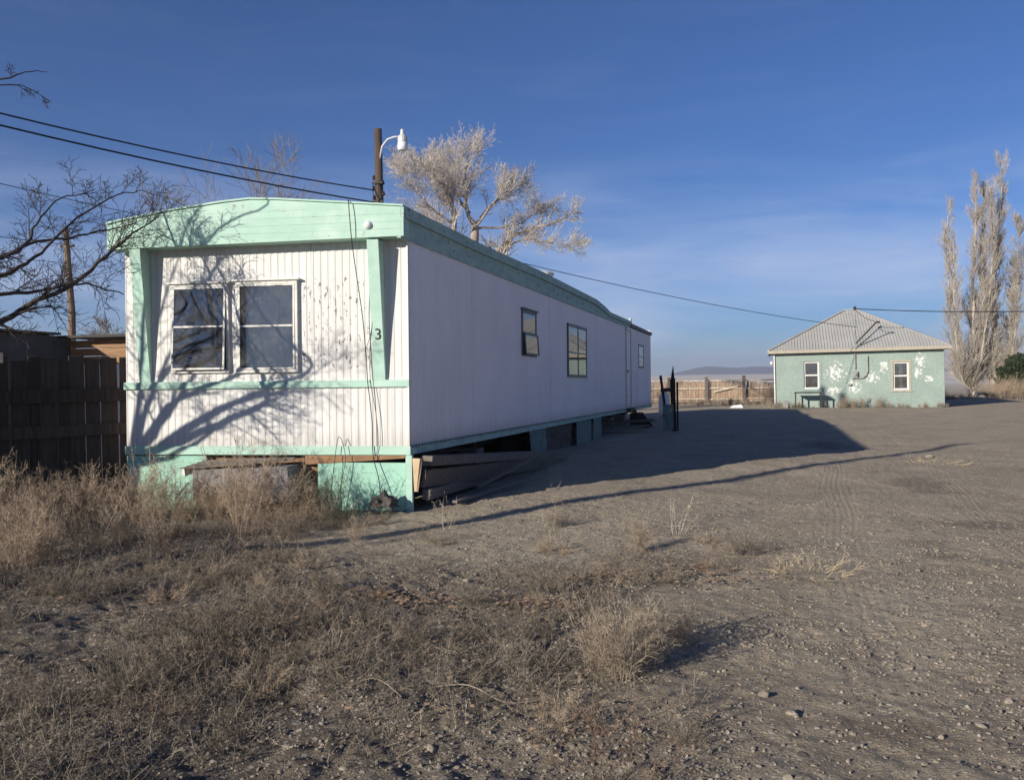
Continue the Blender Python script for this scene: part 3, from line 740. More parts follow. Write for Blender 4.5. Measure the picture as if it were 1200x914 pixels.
MB().tube([(.8, 1.0, 2.44), (.8, 1.0, 2.75)], .035, 8).build('roof_pipe', 'steel_dark', sh)

# ------------------------------------------------------------------ utility poles, lamps and wires
up = empty('utility_pole', (-6.11, 12.9, 0)); tag(up, 'dark wooden pole with white street lamp, rising behind the mobile home roof', 'utility pole')
MB().tube([(0, 0, 0), (0, .02, 4), (-.02, .0, 8.45)], [.15, .13, .105], 12).build('pole', 'pole', up, smooth=True)
arm = MB().tube([(.05, -.05, 7.62), (.13, -.06, 7.95), (.30, -.08, 8.12), (.50, -.10, 8.16), (.66, -.12, 8.15)], .027, 8).build('lamp_arm', 'lamp', up, smooth=True)
lh = MB().lathe((.76, -.13, 8.0), [(.10, -.02), (.13, .0), (.13, .10), (.11, .16), (.06, .2), (.05, .33), (.02, .34)], 14).build('lamp_head', 'lamp', up)
MB().lathe((.76, -.13, 7.74), [(.10, .02), (.13, .04), (.142, .12), (.13, .245)], 14).build('lamp_lens', 'lens', lh, smooth=True)
m = MB()
for (dx, z) in ((-.13, 7.05), (.13, 6.9), (-.13, 6.75), (.14, 6.6), (-.13, 6.5), (.15, 6.2)):
    m.lathe((dx, -.06, z), [(.03, 0), (.055, .02), (.055, .05), (.03, .07), (.05, .09), (.02, .12)], 8)
m.build('insulators', 'steel_dark', up)
m = MB(); m.tube([(.03, -.13, 7.0), (.05, -.15, 6.4), (.04, -.15, 5), (.04, -.16, 3.5)], .012, 5); m.tube([(-.12, -.1, 7.0), (-.15, -.12, 6.8), (-.10, -.14, 6.5)], .012, 5)
m.box(-.16, .16, -.15, -.11, 6.40, 6.46); m.box(-.16, .16, -.15, -.11, 6.92, 6.97)
m.build('hardware', 'steel_dark', up)
p2 = empty('utility_pole', (-29.2, 27.1, 0)); tag(p2, 'bare brown wooden pole in the distance behind the outbuilding', 'utility pole')
MB().tube([(0, 0, 0), (.1, 0, 5), (-.2, 0, 9.25)], [.22, .17, .14], 10).build('pole', 'pole_brown', p2)
MB().box(-.5, .3, -.06, .06, 8.3, 8.42).build('crossarm', 'pole', p2)
p3 = empty('utility_pole', (-5.75, -11.5, 0)); tag(p3, 'wooden pole outside the left edge that throws the long thin shadow', 'utility pole')
MB().tube([(0, 0, 0), (0, 0, 8.36)], [.15, .09], 12).build('pole', 'pole', p3)
p4 = empty('utility_pole', (-16, -12, 0)); tag(p4, 'wooden pole outside the left edge that carries the two thick wires', 'utility pole')
MB().tube([(0, 0, 0), (0, 0, 9.0)], [.16, .11], 12).build('pole', 'pole', p4)
MB().box(-.16, .16, -.16, .16, 8.25, 8.55).build('bracket', 'steel_dark', p4)
MB().box(-.1, .1, -.16, -.1, 5.5, 5.6).build('bracket', 'steel_dark', p3)

def wire(a, b, sag, r, label, n=24):
    a = Vector(a); b = Vector(b); P = []
    for i in range(n + 1):
        t = i / n; p = a.lerp(b, t); p.z -= sag * 4 * t * (1 - t); P.append(p)
    org = a.copy(); o = MB().tube([p - org for p in P], r, 5).build('overhead_wire', 'black'); o.location = org
    return tag(o, label, 'wire', 'overhead wires')
wire((-16, -12, 8.5), (-6.2, 12.8, 6.75), .75, .018, 'upper thick black wire sloping down to the lamp pole')
wire((-16, -12, 8.3), (-6.2, 12.8, 6.42), .69, .020, 'lower thick black wire passing behind the mobile home roof peak')
wire((-24, -14, 9.5), (-24.5, 60, 11.0), .9, .016, 'thin wire crossing high behind the bare branches')
wire((-24, -14, 8.9), (-29.2, 27, 8.4), .9, .016, 'thin wire running to the distant brown pole')
wire((-24, -14, 7.9), (-29.2, 27, 7.5), .9, .016, 'lowest thin wire running to the distant brown pole')
wire((-6.05, 12.9, 5.75), (7.95, 33.2, 3.62), .30, .012, 'thin sagging wire between the lamp pole and the green house')

# ------------------------------------------------------------------ green house
ang = R(-.5)
H = empty('green_house', (4.40, 33.6, -.0), ang); H.rotation_euler = (0, -.012, ang)
tag(H, 'small square house of peeling green stucco with a pale metal hip roof', 'house')
HW, HD, HH = 7.22, 7.4, 2.50
wA = (1.31, 1.98, .84, 2.09); wB = (5.12, 5.77, .72, 1.97)
MH = lambda a, w, o=0.0: (a, -o, w)
def house_mat():
    m = MAT['stucco']; nt = m.node_tree; b = [n for n in nt.nodes if n.type == 'BSDF_PRINCIPLED'][0]
    src = b.inputs['Base Color'].links[0].from_socket; tc = node(nt, 'ShaderNodeTexCoord'); o = tc.outputs['Object']
    sp = node(nt, 'ShaderNodeSeparateXYZ'); L(nt, o, sp.inputs[0])
    def blob(cx, cz, rx, rz):
        u = math_(nt, 'POWER', math_(nt, 'DIVIDE', math_(nt, 'SUBTRACT', sp.outputs[0], cx), rx), 2.0)
        v = math_(nt, 'POWER', math_(nt, 'DIVIDE', math_(nt, 'SUBTRACT', sp.outputs[2], cz), rz), 2.0)
        return math_(nt, 'MAXIMUM', 0.0, math_(nt, 'SUBTRACT', 1.0, math_(nt, 'ADD', u, v)))
    tot = None
    for args in ((2.7, 1.6, .75, .7), (3.45, .9, .5, .6), (4.25, 1.3, .45, .45), (4.72, 1.8, .3, .45), (6.25, 2.0, .35, .6), (6.15, 1.45, .3, .4), (6.6, 1.2, .3, .3), (2.6, .7, .7, .3)):
        bl = blob(*args); tot = bl if tot is None else math_(nt, 'MAXIMUM', tot, bl)
    nz = noise(nt, o, 6.5, 10, .8, .3)
    f = ramp(nt, math_(nt, 'ADD', math_(nt, 'MULTIPLY', tot, .17), nz), [(.65, 0.0), (.675, .85)])
    col = mixc(nt, f, src, (.78, .77, .73))
    L(nt, col, b.inputs['Base Color'])
house_mat()
def wall_with_holes(M, a0, a1, z0, z1, holes, th):
    m = MB(); A = sorted(set([a0, a1] + [q for h in holes for q in h[:2]])); Z = sorted(set([z0, z1] + [q for h in holes for q in h[2:]]))
    for i in range(len(A) - 1):
        for j in range(len(Z) - 1):
            ca, cz = (A[i] + A[i + 1]) / 2, (Z[j] + Z[j + 1]) / 2
            if any(h[0] < ca < h[1] and h[2] < cz < h[3] for h in holes): continue
            m.add([M(A[i], Z[j]), M(A[i + 1], Z[j]), M(A[i + 1], Z[j + 1]), M(A[i], Z[j + 1])], [(0, 1, 2, 3)])
    for (b0, b1, c0_, c1) in holes:      # reveals
        for (p, q) in (((b0, c0_), (b1, c0_)), ((b1, c0_), (b1, c1)), ((b1, c1), (b0, c1)), ((b0, c1), (b0, c0_))):
            m.add([M(*p), M(*q), M(q[0], q[1], -th), M(p[0], p[1], -th)], [(0, 1, 2, 3)])
    return m
wall_with_holes(MH, 0, HW, -.3, HH, [wA, wB], .16).build('front_wall', 'stucco', H, recalc=False)
m = MB(); m.add([(0, 0, -.3), (0, HD, -.3), (0, HD, HH), (0, 0, HH)], [(0, 1, 2, 3)]); m.add([(HW, 0, -.3), (HW, HD, -.3), (HW, HD, HH), (HW, 0, HH)], [(0, 1, 2, 3)])
m.add([(0, HD, 0), (HW, HD, 0), (HW, HD, HH), (0, HD, HH)], [(0, 1, 2, 3)]); m.build('other_walls', 'stucco', H)
m = MB(); m.box(.2, HW - .2, 2.5, 2.55, 0, 2.5); m.build('inner_wall', 'interior', H)
# hip roof with ribs
ez, az = 2.62, 4.60; x0, x1, y0, y1 = -.24, HW + .27, -.28, HD + .28; rl = HW / 2 - .25; rr = HW / 2 + .30; rm = HD / 2
rf = MB().add([(x0, y0, ez), (x1, y0, ez), (x1, y1, ez), (x0, y1, ez), (rl, rm, az), (rr, rm, az)], [(0, 1, 5, 4), (1, 2, 5), (2, 3, 4, 5), (3, 0, 4), (0, 3, 2, 1)]).build('roof', 'roof_metal', H)
m = MB(); k = 0; x = x0 + .12
while x < x1 - .05:
    if x < rl: t = (x - x0) / (rl - x0)
    elif x > rr: t = (x1 - x) / (x1 - rr)
    else: t = 1
    m.beam((x, y0 - .01, ez + .012), (x, y0 + (rm - y0) * t, ez + .012 + (az - ez) * t), .022, .02); x += .13
m.build('roof_rib', 'roof_metal', rf)
m = MB()
for a, b in (((x0, y0), (rl, rm)), ((x1, y0), (rr, rm)), ((x0, y1), (rl, rm)), ((x1, y1), (rr, rm))): m.beam((a[0], a[1], ez + .03), (b[0], b[1], az + .03), .14, .03)
m.beam((rl, rm, az + .035), (rr, rm, az + .035), .16, .03)
m.build('hip_cap', 'roof_metal', rf)
m = MB(); m.box(x0 - .02, x1 + .02, y0 - .04, y0, ez - .13, ez + .01); m.box(x0 - .03, x0, y0, y1, ez - .13, ez); m.box(x1, x1 + .03, y0, y1, ez - .13, ez)
m.build('eave_board', 'tan_trim', rf)
MB().box(x0, x1, y0, y1, ez - .06, ez - .012).build('soffit', 'rear_trim', rf)
def hwin(a0, a1, w0, w1, casing=None, curtain=False):
    o = -.05; k = .065; m = MB()
    m.mbox(MH, a0, a1, w1 - k, w1, o - .04, o); m.mbox(MH, a0, a1, w0, w0 + k, o - .04, o + .03)
    m.mbox(MH, a0, a0 + k, w0 + k, w1 - k, o - .04, o); m.mbox(MH, a1 - k, a1, w0 + k, w1 - k, o - .04, o)
    mid = (w0 + w1) / 2; m.mbox(MH, a0 + k, a1 - k, mid - .03, mid + .03, o - .035, o - .005)
    f = m.build('window', 'white_paint', H)
    for (lo, hi) in ((w0 + k, mid - .03), (mid + .03, w1 - k)): MB().mbox(MH, a0 + k, a1 - k, lo, hi, o - .026, o - .02).build('pane', 'glass', f)
    c = MB(); q = .09
    c.mbox(MH, a0 - q, a1 + q, w1, w1 + q, -.01, .02); c.mbox(MH, a0 - q - .02, a1 + q + .02, w0 - q, w0, -.01, .04)
    c.mbox(MH, a0 - q, a0, w0, w1, -.01, .018); c.mbox(MH, a1, a1 + q, w0, w1, -.01, .018)
    c.build('casing', casing or 'stucco', f)
    if curtain:
        MB().mbox(MH, a0 + .27, a0 + .41, w0 + .05, w1 - .05, -.2, -.17).build('curtain', 'white_paint', f)
    else:
        MB().mbox(MH, a0 + .05, a1 - .05, w0 + .05, w1 - .05, -.26, -.24).build('dark_blind', 'shed_dark', f)
hwin(*wA); hwin(*wB, casing='tan_trim', curtain=True)
ms = MB().tube([(3.53, -.36, 2.60), (3.53, -.36, 2.9), (3.54, -.36, 4.36)], .028, 8).build('service_mast', 'conduit', H)
MB().lathe((3.54, -.36, 4.34), [(.03, 0), (.07, .03), (.07, .12), (.03, .17)], 8).build('weatherhead', 'steel_dark', ms)
MB().tube([(3.56, -.34, 2.85), (4.0, -.2, 3.3), (4.42, -.05, 3.74), (4.52, -.05, 3.80), (4.60, -.05, 3.74)], [.035, .035, .035, .045, .05], 8).build('flue_pipe', 'steel_dark', H)
MB().tube([(3.53, -.06, 2.55), (3.53, -.06, 1.70)], .03, 8).build('conduit', 'conduit', H)
MB().tube([(4.06, -.06, 2.28), (4.06, -.06, 1.60), (3.99, -.06, 1.40), (3.85, -.06, 1.29), (3.4, -.06, 1.27)], .03, 8).build('conduit', 'conduit', H)
MB().box(3.43, 3.63, -.14, -.0, 1.30, 1.60).lathe((3.53, -.14, 1.40), [(.08, 0), (.08, .06), (.05, .1)], 10).build('electric_meter', 'conduit', H, bevel=.01)
MB().box(3.2, 3.34, -.12, -.0, .95, 1.05).box(4.0, 4.12, -.1, 0, .22, .36).build('junction_box', 'conduit', H)
MB().lathe((-.1, -.02, 1.98), [(.03, 0), (.08, .03), (.07, .14), (.03, .18)], 8).build('corner_lamp', 'lamp', H)
MB().tube([(.02, -.05, 2.5), (.02, -.05, .2)], .03, 8).build('downpipe', 'white_paint', H)
hm = Matrix.Translation(H.location) @ H.rotation_euler.to_matrix().to_4x4()
a = hm @ Vector((3.55, -.36, 4.40))
wire(a, (26.0, 32.0, 4.6), .45, .02, 'dark wire running from the green house roof mast out to the right')
wire(hm @ Vector((3.55, -.36, 4.36)), hm @ Vector((4.5, -.05, 3.8)), .12, .012, 'short looped wire between mast and flue pipe on the green house roof')
pm = hm @ Vector((5.6, -.1, 4.55))
# table, bollard and bits in front of the house
tb = empty('metal_table', tuple(hm @ Vector((1.45, -.75, .0))), ang); tag(tb, 'dark metal table standing against the green house under its left window', 'table')
MB().box(-.6, .6, -.28, .28, .66, .71).build('tabletop', 'steel_dark', tb, bevel=.01)
for sx in (-.54, .54):
    for sy in (-.23, .23): MB().box(sx - .025, sx + .025, sy - .025, sy + .025, 0, .66).build('leg', 'steel_dark', tb)
bo = MB().box(-.1, .1, -.1, .1, 0, .32).build('concrete_stub', 'grey_panel', bevel=.02); bo.location = hm @ Vector((.48, -.7, 0)); tag(bo, 'short grey concrete stub near the left corner of the green house', 'post')
bo = MB().hexa([(-.35, -.2, 0), (.3, -.22, 0), (.36, .2, 0), (-.3, .15, 0), (-.2, -.1, .12), (.2, -.12, .16), (.2, .1, .14), (-.2, .1, .1)]).build('pale_rock', 'white_paint', bevel=.03); bo.location = (2.7, 33.6, 0); tag(bo, 'pale flat slab lying in front of the slab fence, left of the green house', 'rock')

# ------------------------------------------------------------------ rustic slab fence
A = Vector((-3.2, 39.8, 0)); B = Vector((14.6, 44.9, 0)); dv = (B - A); LN = dv.length; fa = math.atan2(dv.y, dv.x)
sf_ = empty('slab_fence', tuple(A), fa); tag(sf_, 'sunlit rustic fence of upright rough slabs beyond the yard', 'fence')
x = 0.0; sec = 2.07; npst = int(LN / sec)
for s in range(npst):
    m = MB(); x = s * sec + .06; e = (s + 1) * sec - .06
    if s == 2: sagf = .0
    while x < e:
        w = random.uniform(.05, .11); h = 1.22 + random.uniform(-.06, .05) - (.12 * math.sin((x - s * sec) / sec * 3.1) if s == 3 else 0)
        tl = random.uniform(-.02, .02) + (.14 if s == 3 else 0); yo = random.uniform(-.015, .015)
        m.hexa([(x, yo, .05), (x + w, yo, .05), (x + w, yo + .03, .05), (x, yo + .03, .05), (x + tl, yo, h), (x + w * .9 + tl, yo, h), (x + w * .9 + tl, yo + .03, h), (x + tl, yo + .03, h)])
        x += w + random.uniform(.0, .02)
    m.build('slab_panel', 'slab_wood', sf_)
    for z in (.22, .80, 1.24):
        MB().beam((s * sec - .05, -.05, z + random.uniform(-.03, .03)), ((s + 1) * sec + .02, -.05, z + random.uniform(-.03, .03)), .045, .06).build('rail', 'pale_wood', sf_)
for s in range(npst + 1):
    MB().box(s * sec - .075, s * sec + .075, -.2, -.08, 0, 1.42 + random.uniform(-.05, .1)).build('post', 'old_wood', sf_)
MB().beam((sec * 2.2 , -.1, .62), (sec * 2.85, -.1, .92), .04, .08).build('brace', 'pale_wood', sf_)

# ------------------------------------------------------------------ trees
def rot_about(d, ang_, az, rg):
    d = d / np.linalg.norm(d); u = np.cross(d, [0, 0, 1.0]); 
    if np.linalg.norm(u) < 1e-3: u = np.array([1.0, 0, 0])
    u /= np.linalg.norm(u); v = np.cross(d, u)
    return d * math.cos(ang_) + (u * math.cos(az) + v * math.sin(az)) * math.sin(ang_)

def grow(rg, p, d, Ln, r, lv, cfg, out):
    c = cfg[lv]; n = c['seg']; pts = [np.array(p, float)]; d = np.array(d, float) / np.linalg.norm(d); rad = [r]
    for i in range(n):
        d = d + rg.normal(0, c['wig'], 3) + np.array([0, 0, c['up']]); d /= np.linalg.norm(d)
        pts.append(pts[-1] + d * Ln / n); rad.append(max(r * (1 - (1 - c['tip']) * (i + 1) / n), .0))
    out.append((pts, rad, lv))
    if lv + 1 < len(cfg):
        k = c['kids']; k = int(rg.integers(k[0], k[1] + 1)); az0 = rg.random() * 6.28
        for j in range(k):
            t = c['from'] + (1 - c['from']) * ((j + rg.random() * .8) / k); t = min(t, .995)
            fi = t * n; i0 = min(int(fi), n - 1); fr = fi - i0
            q = pts[i0] * (1 - fr) + pts[i0 + 1] * fr; dd = pts[i0 + 1] - pts[i0]
            rr_ = rad[i0] * (1 - fr) + rad[i0 + 1] * fr
            a_ = c['ang'] * rg.uniform(.7, 1.25)
            nd = rot_about(dd, a_, az0 + j * 2.4 + rg.normal(0, .3), rg)
            grow(rg, q, nd, Ln * c['ratio'] * (1.15 - c['tap'] * t) * rg.uniform(.75, 1.2), rr_ * c['rr'], lv + 1, cfg, out)

def branches_mesh(name, polys, mat, parent, sides=lambda lv: 3, minr=.0):
    VV = []; FF = []; base = 0
    by = {}
    for pts, rad, lv in polys: by.setdefault((len(pts), sides(lv)), []).append((pts, rad))
    for (n, s), lst in by.items():
        P = np.array([a for a, b in lst]); Rr = np.maximum(np.array([b for a, b in lst]), minr)      # (m,n,3),(m,n)
        D = np.empty_like(P); D[:, 1:-1] = P[:, 2:] - P[:, :-2]; D[:, 0] = P[:, 1] - P[:, 0]; D[:, -1] = P[:, -1] - P[:, -2]
        D /= np.linalg.norm(D, axis=2, keepdims=True) + 1e-9
        ref = np.broadcast_to(np.array([.31, .22, .925]), D.shape).copy(); X = np.cross(D, ref)
        bad = np.linalg.norm(X, axis=2) < .15
        X[bad] = np.cross(D[bad], np.array([1.0, 0, 0])); X /= np.linalg.norm(X, axis=2, keepdims=True); Y = np.cross(D, X)
        m_ = len(P); th = np.arange(s) * 2 * math.pi / s
        V = P[:, :, None, :] + Rr[:, :, None, None] * (X[:, :, None, :] * np.cos(th)[None, None, :, None] + Y[:, :, None, :] * np.sin(th)[None, None, :, None])
        id_ = base + np.arange(m_ * n * s).reshape(m_, n, s); nxt = np.roll(id_, -1, 2)
        f = np.stack([id_[:, :-1], nxt[:, :-1], nxt[:, 1:], id_[:, 1:]], -1).reshape(-1, 4)
        VV.append(V.reshape(-1, 3)); FF.append(f); base += m_ * n * s
    return np_mesh(name, np.concatenate(VV), np.concatenate(FF), mat, parent, smooth=True)

def tree(name, loc, label, cfg, d0, L0, r0, seed, mat, twigmat=None, cat='tree', minr=.004, extra=(), trunk_pts=None):
    rg = np.random.default_rng(seed); out = []
    if L0: grow(rg, (0, 0, 0), d0, L0, r0, 0, cfg, out)
    for (p, d, Ln, r, lv) in extra: grow(rg, p, d, Ln, r, lv, cfg, out)
    t = empty(name, loc); tag(t, label, cat)
    branches_mesh('trunk', [o for o in out if o[2] == 0] or out[:1], mat, t, lambda lv: 10)
    rest = [o for o in out if o[2] > 0]
    big = [o for o in rest if o[2] <= 2]; small = [o for o in rest if o[2] > 2]
    branches_mesh('limbs', big, mat, t, lambda lv: 6)
    if small: branches_mesh('crown', small, twigmat or mat, t, lambda lv: 3, minr)
    return t, len(out)

C = lambda seg, wig, up, tip, kids, frm, ang_, ratio, tap, rr: dict(seg=seg, wig=wig, up=up, tip=tip, kids=kids, **{'from': frm}, ang=ang_, ratio=ratio, tap=tap, rr=rr)
def limb_on(polys, rg, pts, r0, r1, lv, kids, klen, cfg, org=(0, 0, 0), angs=(.35, 1.0), frm=.22, jit=.008, kmin=.005, kr=.42, upb=0.0):
    pts = [np.array(p, float) - np.array(org) for p in pts]; fine = []
    for i in range(len(pts) - 1):
        p0 = pts[max(i - 1, 0)]; a_, b_ = pts[i], pts[i + 1]; p3 = pts[min(i + 2, len(pts) - 1)]
        for k in range(4):
            t = k / 4
            fine.append(.5 * (2 * a_ + (b_ - p0) * t + (2 * p0 - 5 * a_ + 4 * b_ - p3) * t * t + (3 * a_ - p0 - 3 * b_ + p3) * t ** 3) + rg.normal(0, jit, 3))
    fine.append(pts[-1]); n = len(fine); rad = [r0 + (r1 - r0) * (i / (n - 1)) ** .8 for i in range(n)]
    polys.append((fine, rad, lv))
    for k in range(kids or 0):
        i = int(rg.uniform(frm, .99) * (n - 1)); i = min(i, n - 2); dd = fine[i + 1] - fine[i]; q0 = rg.random(); st_ = fine[i] * (1 - q0) + fine[i + 1] * q0; dd = dd / np.linalg.norm(dd) + np.array([0, 0, upb])
        nd = rot_about(dd, rg.uniform(*angs), rg.random() * 6.28, rg)
        grow(rg, st_, nd, klen * (1 - .55 * (i / n) ** 2) * rg.uniform(.5, 1.3), max(rad[i] * kr, kmin), 2, cfg, polys)
def finish_tree(T_, polys, mat, minr, lmat=None):
    branches_mesh('trunk', [p for p in polys if p[2] == 0], lmat or mat, T_, lambda lv: 10)
    branches_mesh('limbs', [p for p in polys if p[2] == 1], lmat or mat, T_, lambda lv: 6)
    branches_mesh('twigs', [p for p in polys if p[2] > 1], mat, T_, lambda lv: 3, minr)

# large bare tree: stems and limbs laid out in metres in its own frame, then twigs grown from them
AT = empty('bare_tree', (-6.75, 23.1, 0), math.atan2(.274, .9617)); tag(AT, 'large bare spreading tree with pale sunlit twigs behind the mobile home roof', 'tree')
ra = np.random.default_rng(12); pa = []
acf = [None, None, C(4, .10, .06, .3, (6, 7), .15, .6, .48, .4, .6), C(3, .12, .08, .4, (4, 6), .1, .6, .55, .3, .7), C(2, .1, .08, .5, (1, 1), .2, .5, .6, .3, .8), C(2, .1, .08, .5, (0, 0), .1, .4, .6, .3, .7)]
def A_(x, z, d=0.0): return ((x - 540) * .00715, d, 7.05 + (620 - z) * .00715)
limb_on(pa, ra, [(.3, .2, 0), (.2, .1, 3.5), (.0, 0, 6.2), A_(548, 570)], .26, .17, 0, 0, 0, acf)
limb_on(pa, ra, [(.1, .1, 3.2), (-.9, -.3, 5.2), A_(440, 570, -.5), A_(430, 450, -.6), A_(370, 360, -.9), A_(310, 300, -1.2)], .15, .03, 1, 30, 1.15, acf, upb=.3, jit=.03)
limb_on(pa, ra, [(.2, .1, 3.6), (.9, .3, 5.6), A_(700, 680, .4), A_(760, 600, .5), A_(850, 580, .6), A_(980, 540, .4), A_(1080, 500, .3)], .15, .02, 1, 34, 1.0, acf, upb=.3, jit=.03)
for pts, r0, k, kl in (([A_(548, 575), A_(490, 460, .3), A_(420, 340, .6), A_(350, 270, .6), A_(250, 200, .9), A_(200, 165, 1.0)], .12, 24, 1.15),
    ([A_(548, 575), A_(500, 440, -.3), A_(505, 330, -.6), A_(520, 230, -.7), A_(530, 165, -.8)], .10, 24, 1.1),
    ([A_(520, 500), A_(450, 380, .8), A_(420, 270, 1.2), A_(410, 180, 1.4)], .07, 24, 1.1),
    ([A_(548, 575), A_(620, 450, .5), A_(720, 390, .9), A_(765, 330, 1.0), A_(840, 330, 1.1)], .09, 20, .85),
    ([A_(548, 578), A_(640, 470, -.5), A_(700, 420, -.9), A_(790, 400, -1.2)], .08, 14, .8),
    ([A_(555, 585), A_(700, 570, .2), A_(800, 540, .5), A_(900, 470, .9), A_(980, 420, 1.1)], .07, 20, .85),
    ([A_(700, 660, .4), A_(850, 640, .0), A_(1000, 680, -.4), A_(1090, 690, -.6)], .05, 24, .8),
    ([A_(440, 570, -.5), A_(330, 500, -.9), A_(250, 420, -1.2), A_(190, 330, -1.4)], .06, 24, 1.0),
    ([A_(500, 640, .2), A_(400, 570, .7), A_(330, 540, 1.2), A_(260, 480, 1.4)], .05, 20, .9),
    ([A_(350, 270, .6), A_(280, 260, .4), A_(200, 240, .2), A_(150, 230, 0)], .04, 14, .8)):
    limb_on(pa, ra, pts, r0 * .72, .012, 1, int(k * 1.15), kl * 1.2, acf, upb=.35, jit=.03)
finish_tree(AT, pa, 'bark_pale', .0050, 'bark_limb_shaded')

# poplars: bundles of upright stems
pcf = [None, None, C(5, .03, .10, .25, (6, 8), .12, .35, .5, .5, .6), C(3, .05, .10, .4, (4, 5), .1, .4, .55, .3, .7), C(2, .06, .06, .5, (0, 0), .1, .4, .6, .2, .7)]
def P_(u, v, d=0.0): return ((u - 1155) * .0566, d, (460 - v) * .0566)
def poplar(loc, label, stems, seed):
    t_ = empty('poplar_tree', loc, math.atan2(.274, .9617)); tag(t_, label, 'tree'); rp = np.random.default_rng(seed); pp = []
    for i, (pts, r0, k) in enumerate(stems):
        limb_on(pp, rp, pts, r0 * .72, .02, 0 if i == 0 else 1, int(k * 2.7), 1.65, pcf, angs=(.12, .62), frm=.03, jit=.04, kmin=.012, kr=.3, upb=.7)
    finish_tree(t_, pp, 'bark_poplar', .0075)
poplar((17.9, 56.1, 0), 'bare upright poplar right of the green house, the shorter left one',
    [([P_(1141, 462), P_(1143, 420), P_(1142, 330), P_(1146, 212)], .26, 46), ([P_(1141, 455), P_(1128, 428, .5), P_(1121, 350, .8), P_(1119, 248, .8)], .13, 38),
     ([P_(1140, 458), P_(1120, 432, -.6), P_(1113, 370, -.8), P_(1111, 285, -.9)], .10, 32), ([P_(1143, 440), P_(1150, 380, -.8), P_(1154, 300, -1), P_(1153, 232, -1)], .13, 32),
     ([P_(1143, 458), P_(1152, 430, .3), P_(1156, 370, .5), P_(1158, 290, .6)], .08, 30)], 21)
poplar((17.9, 56.1, 0), 'tallest bare poplar, beside the evergreen shrub at the right edge',
    [([P_(1167, 462), P_(1166, 400), P_(1170, 300), P_(1176, 190)], .28, 52), ([P_(1166, 455), P_(1161, 400, .8), P_(1161, 300, 1), P_(1164, 225, 1)], .14, 38),
     ([P_(1167, 455), P_(1180, 420, -.6), P_(1186, 340, -.8), P_(1188, 262, -.8)], .13, 36), ([P_(1168, 458), P_(1188, 425, .6), P_(1194, 370, .8), P_(1197, 310, .8)], .10, 30)], 22)

sp = [C(5, .05, .03, .6, (5, 6), .3, .5, .9, .3, .6), C(6, .08, .08, .35, (4, 5), .2, .6, .6, .5, .6), C(5, .12, .08, .3, (6, 8), .15, .6, .55, .4, .6), C(3, .12, .08, .4, (5, 6), .15, .6, .55, .3, .7), C(2, .1, .06, .5, (0, 0), .1, .5, .5, .3, .7)]
tree('bare_tree', (-14.6, 20.5, 0), 'thin bare treetop showing just above the left part of the mobile home roof', sp, (.0, 0, 1), 5.6, .16, 31, 'bark_grey', 'bark_grey', minr=.008)
tree('bare_tree', (-31.0, 42.5, 0), 'distant grey bare tree behind the outbuilding, left of the mobile home', sp, (0, 0, 1), 3.6, .25, 32, 'bark_grey', 'bark_grey', minr=.014)
tree('bare_tree', (-40.0, 43.5, 0), 'low bare tree in the distance at the far left horizon', sp, (0, 0, 1), 3.2, .22, 36, 'bark_grey', 'bark_grey', minr=.014)

# dark branches entering at the upper left: tree behind the board fence, trunk outside the frame
twg = [C(5, .05, .02, .6, (3, 3), .5, .5, .8, .3, .7), C(7, .06, .0, .25, (7, 9), .15, .75, .50, .5, .5), C(6, .12, .02, .25, (7, 9), .15, .8, .45, .4, .55), C(4, .15, .02, .4, (3, 5), .15, .8, .5, .3, .6), C(3, .15, .02, .5, (0, 0), .1, .8, .5, .3, .6)]
FT = empty('leaning_tree', (-5.85, -3.9, 0)); tag(FT, 'dark bare branches reaching in from the left edge over the board fence', 'tree')
rg = np.random.default_rng(5); polys = []
def limb(pts, r0, r1, lv=1, kids=None, klen=.5):
    pts = [np.array(p, float) - np.array([-5.85, -3.9, 0]) for p in pts]; fine = []
    for i in range(len(pts) - 1):
        p0 = pts[max(i - 1, 0)]; a_, b_ = pts[i], pts[i + 1]; p3 = pts[min(i + 2, len(pts) - 1)]
        for k in range(4):
            t = k / 4
            fine.append(.5 * (2 * a_ + (b_ - p0) * t + (2 * p0 - 5 * a_ + 4 * b_ - p3) * t * t + (3 * a_ - p0 - 3 * b_ + p3) * t ** 3) + rg.normal(0, .008, 3))
    fine.append(pts[-1]); n = len(fine); rad = [r0 + (r1 - r0) * (i / (n - 1)) ** .8 for i in range(n)]
    rad = [q * .72 if lv else q * .8 for q in rad]; polys.append((fine, rad, lv))
    for k in range(kids or 0):
        i = int(rg.uniform(.22, .98) * (n - 1)); i = min(i, n - 2); dd = fine[i + 1] - fine[i]
        nd = rot_about(dd, rg.uniform(.35, 1.0), rg.random() * 6.28, rg); q0 = rg.random()
        grow(rg, fine[i] * (1 - q0) + fine[i + 1] * q0, nd, klen * rg.uniform(.5, 1.3), max(rad[i] * .42, .005), 2, twg, polys)
limb([(-5.85, -3.9, 0), (-5.80, -3.88, .9), (-5.66, -3.82, 1.75)], .17, .14, 0)
fk = (-5.66, -3.82, 1.75)
limb([fk, (-4.6, -3.3, 1.95), (-3.9, -2.95, 2.08), (-3.33, -2.73, 2.22), (-3.18, -2.38, 2.45), (-3.05, -2.03, 2.65), (-2.98, -1.59, 3.0), (-2.98, -1.28, 3.24), (-2.93, -1.06, 3.39), (-2.8, -.9, 3.55)], .07, .008, 1, 22, .50)
limb([fk, (-4.5, -3.4, 2.2), (-3.8, -3.1, 2.38), (-3.16, -2.89, 2.46), (-3.05, -2.34, 2.57), (-2.99, -1.91, 2.66), (-2.94, -1.37, 2.59)], .055, .008, 1, 16, .55)
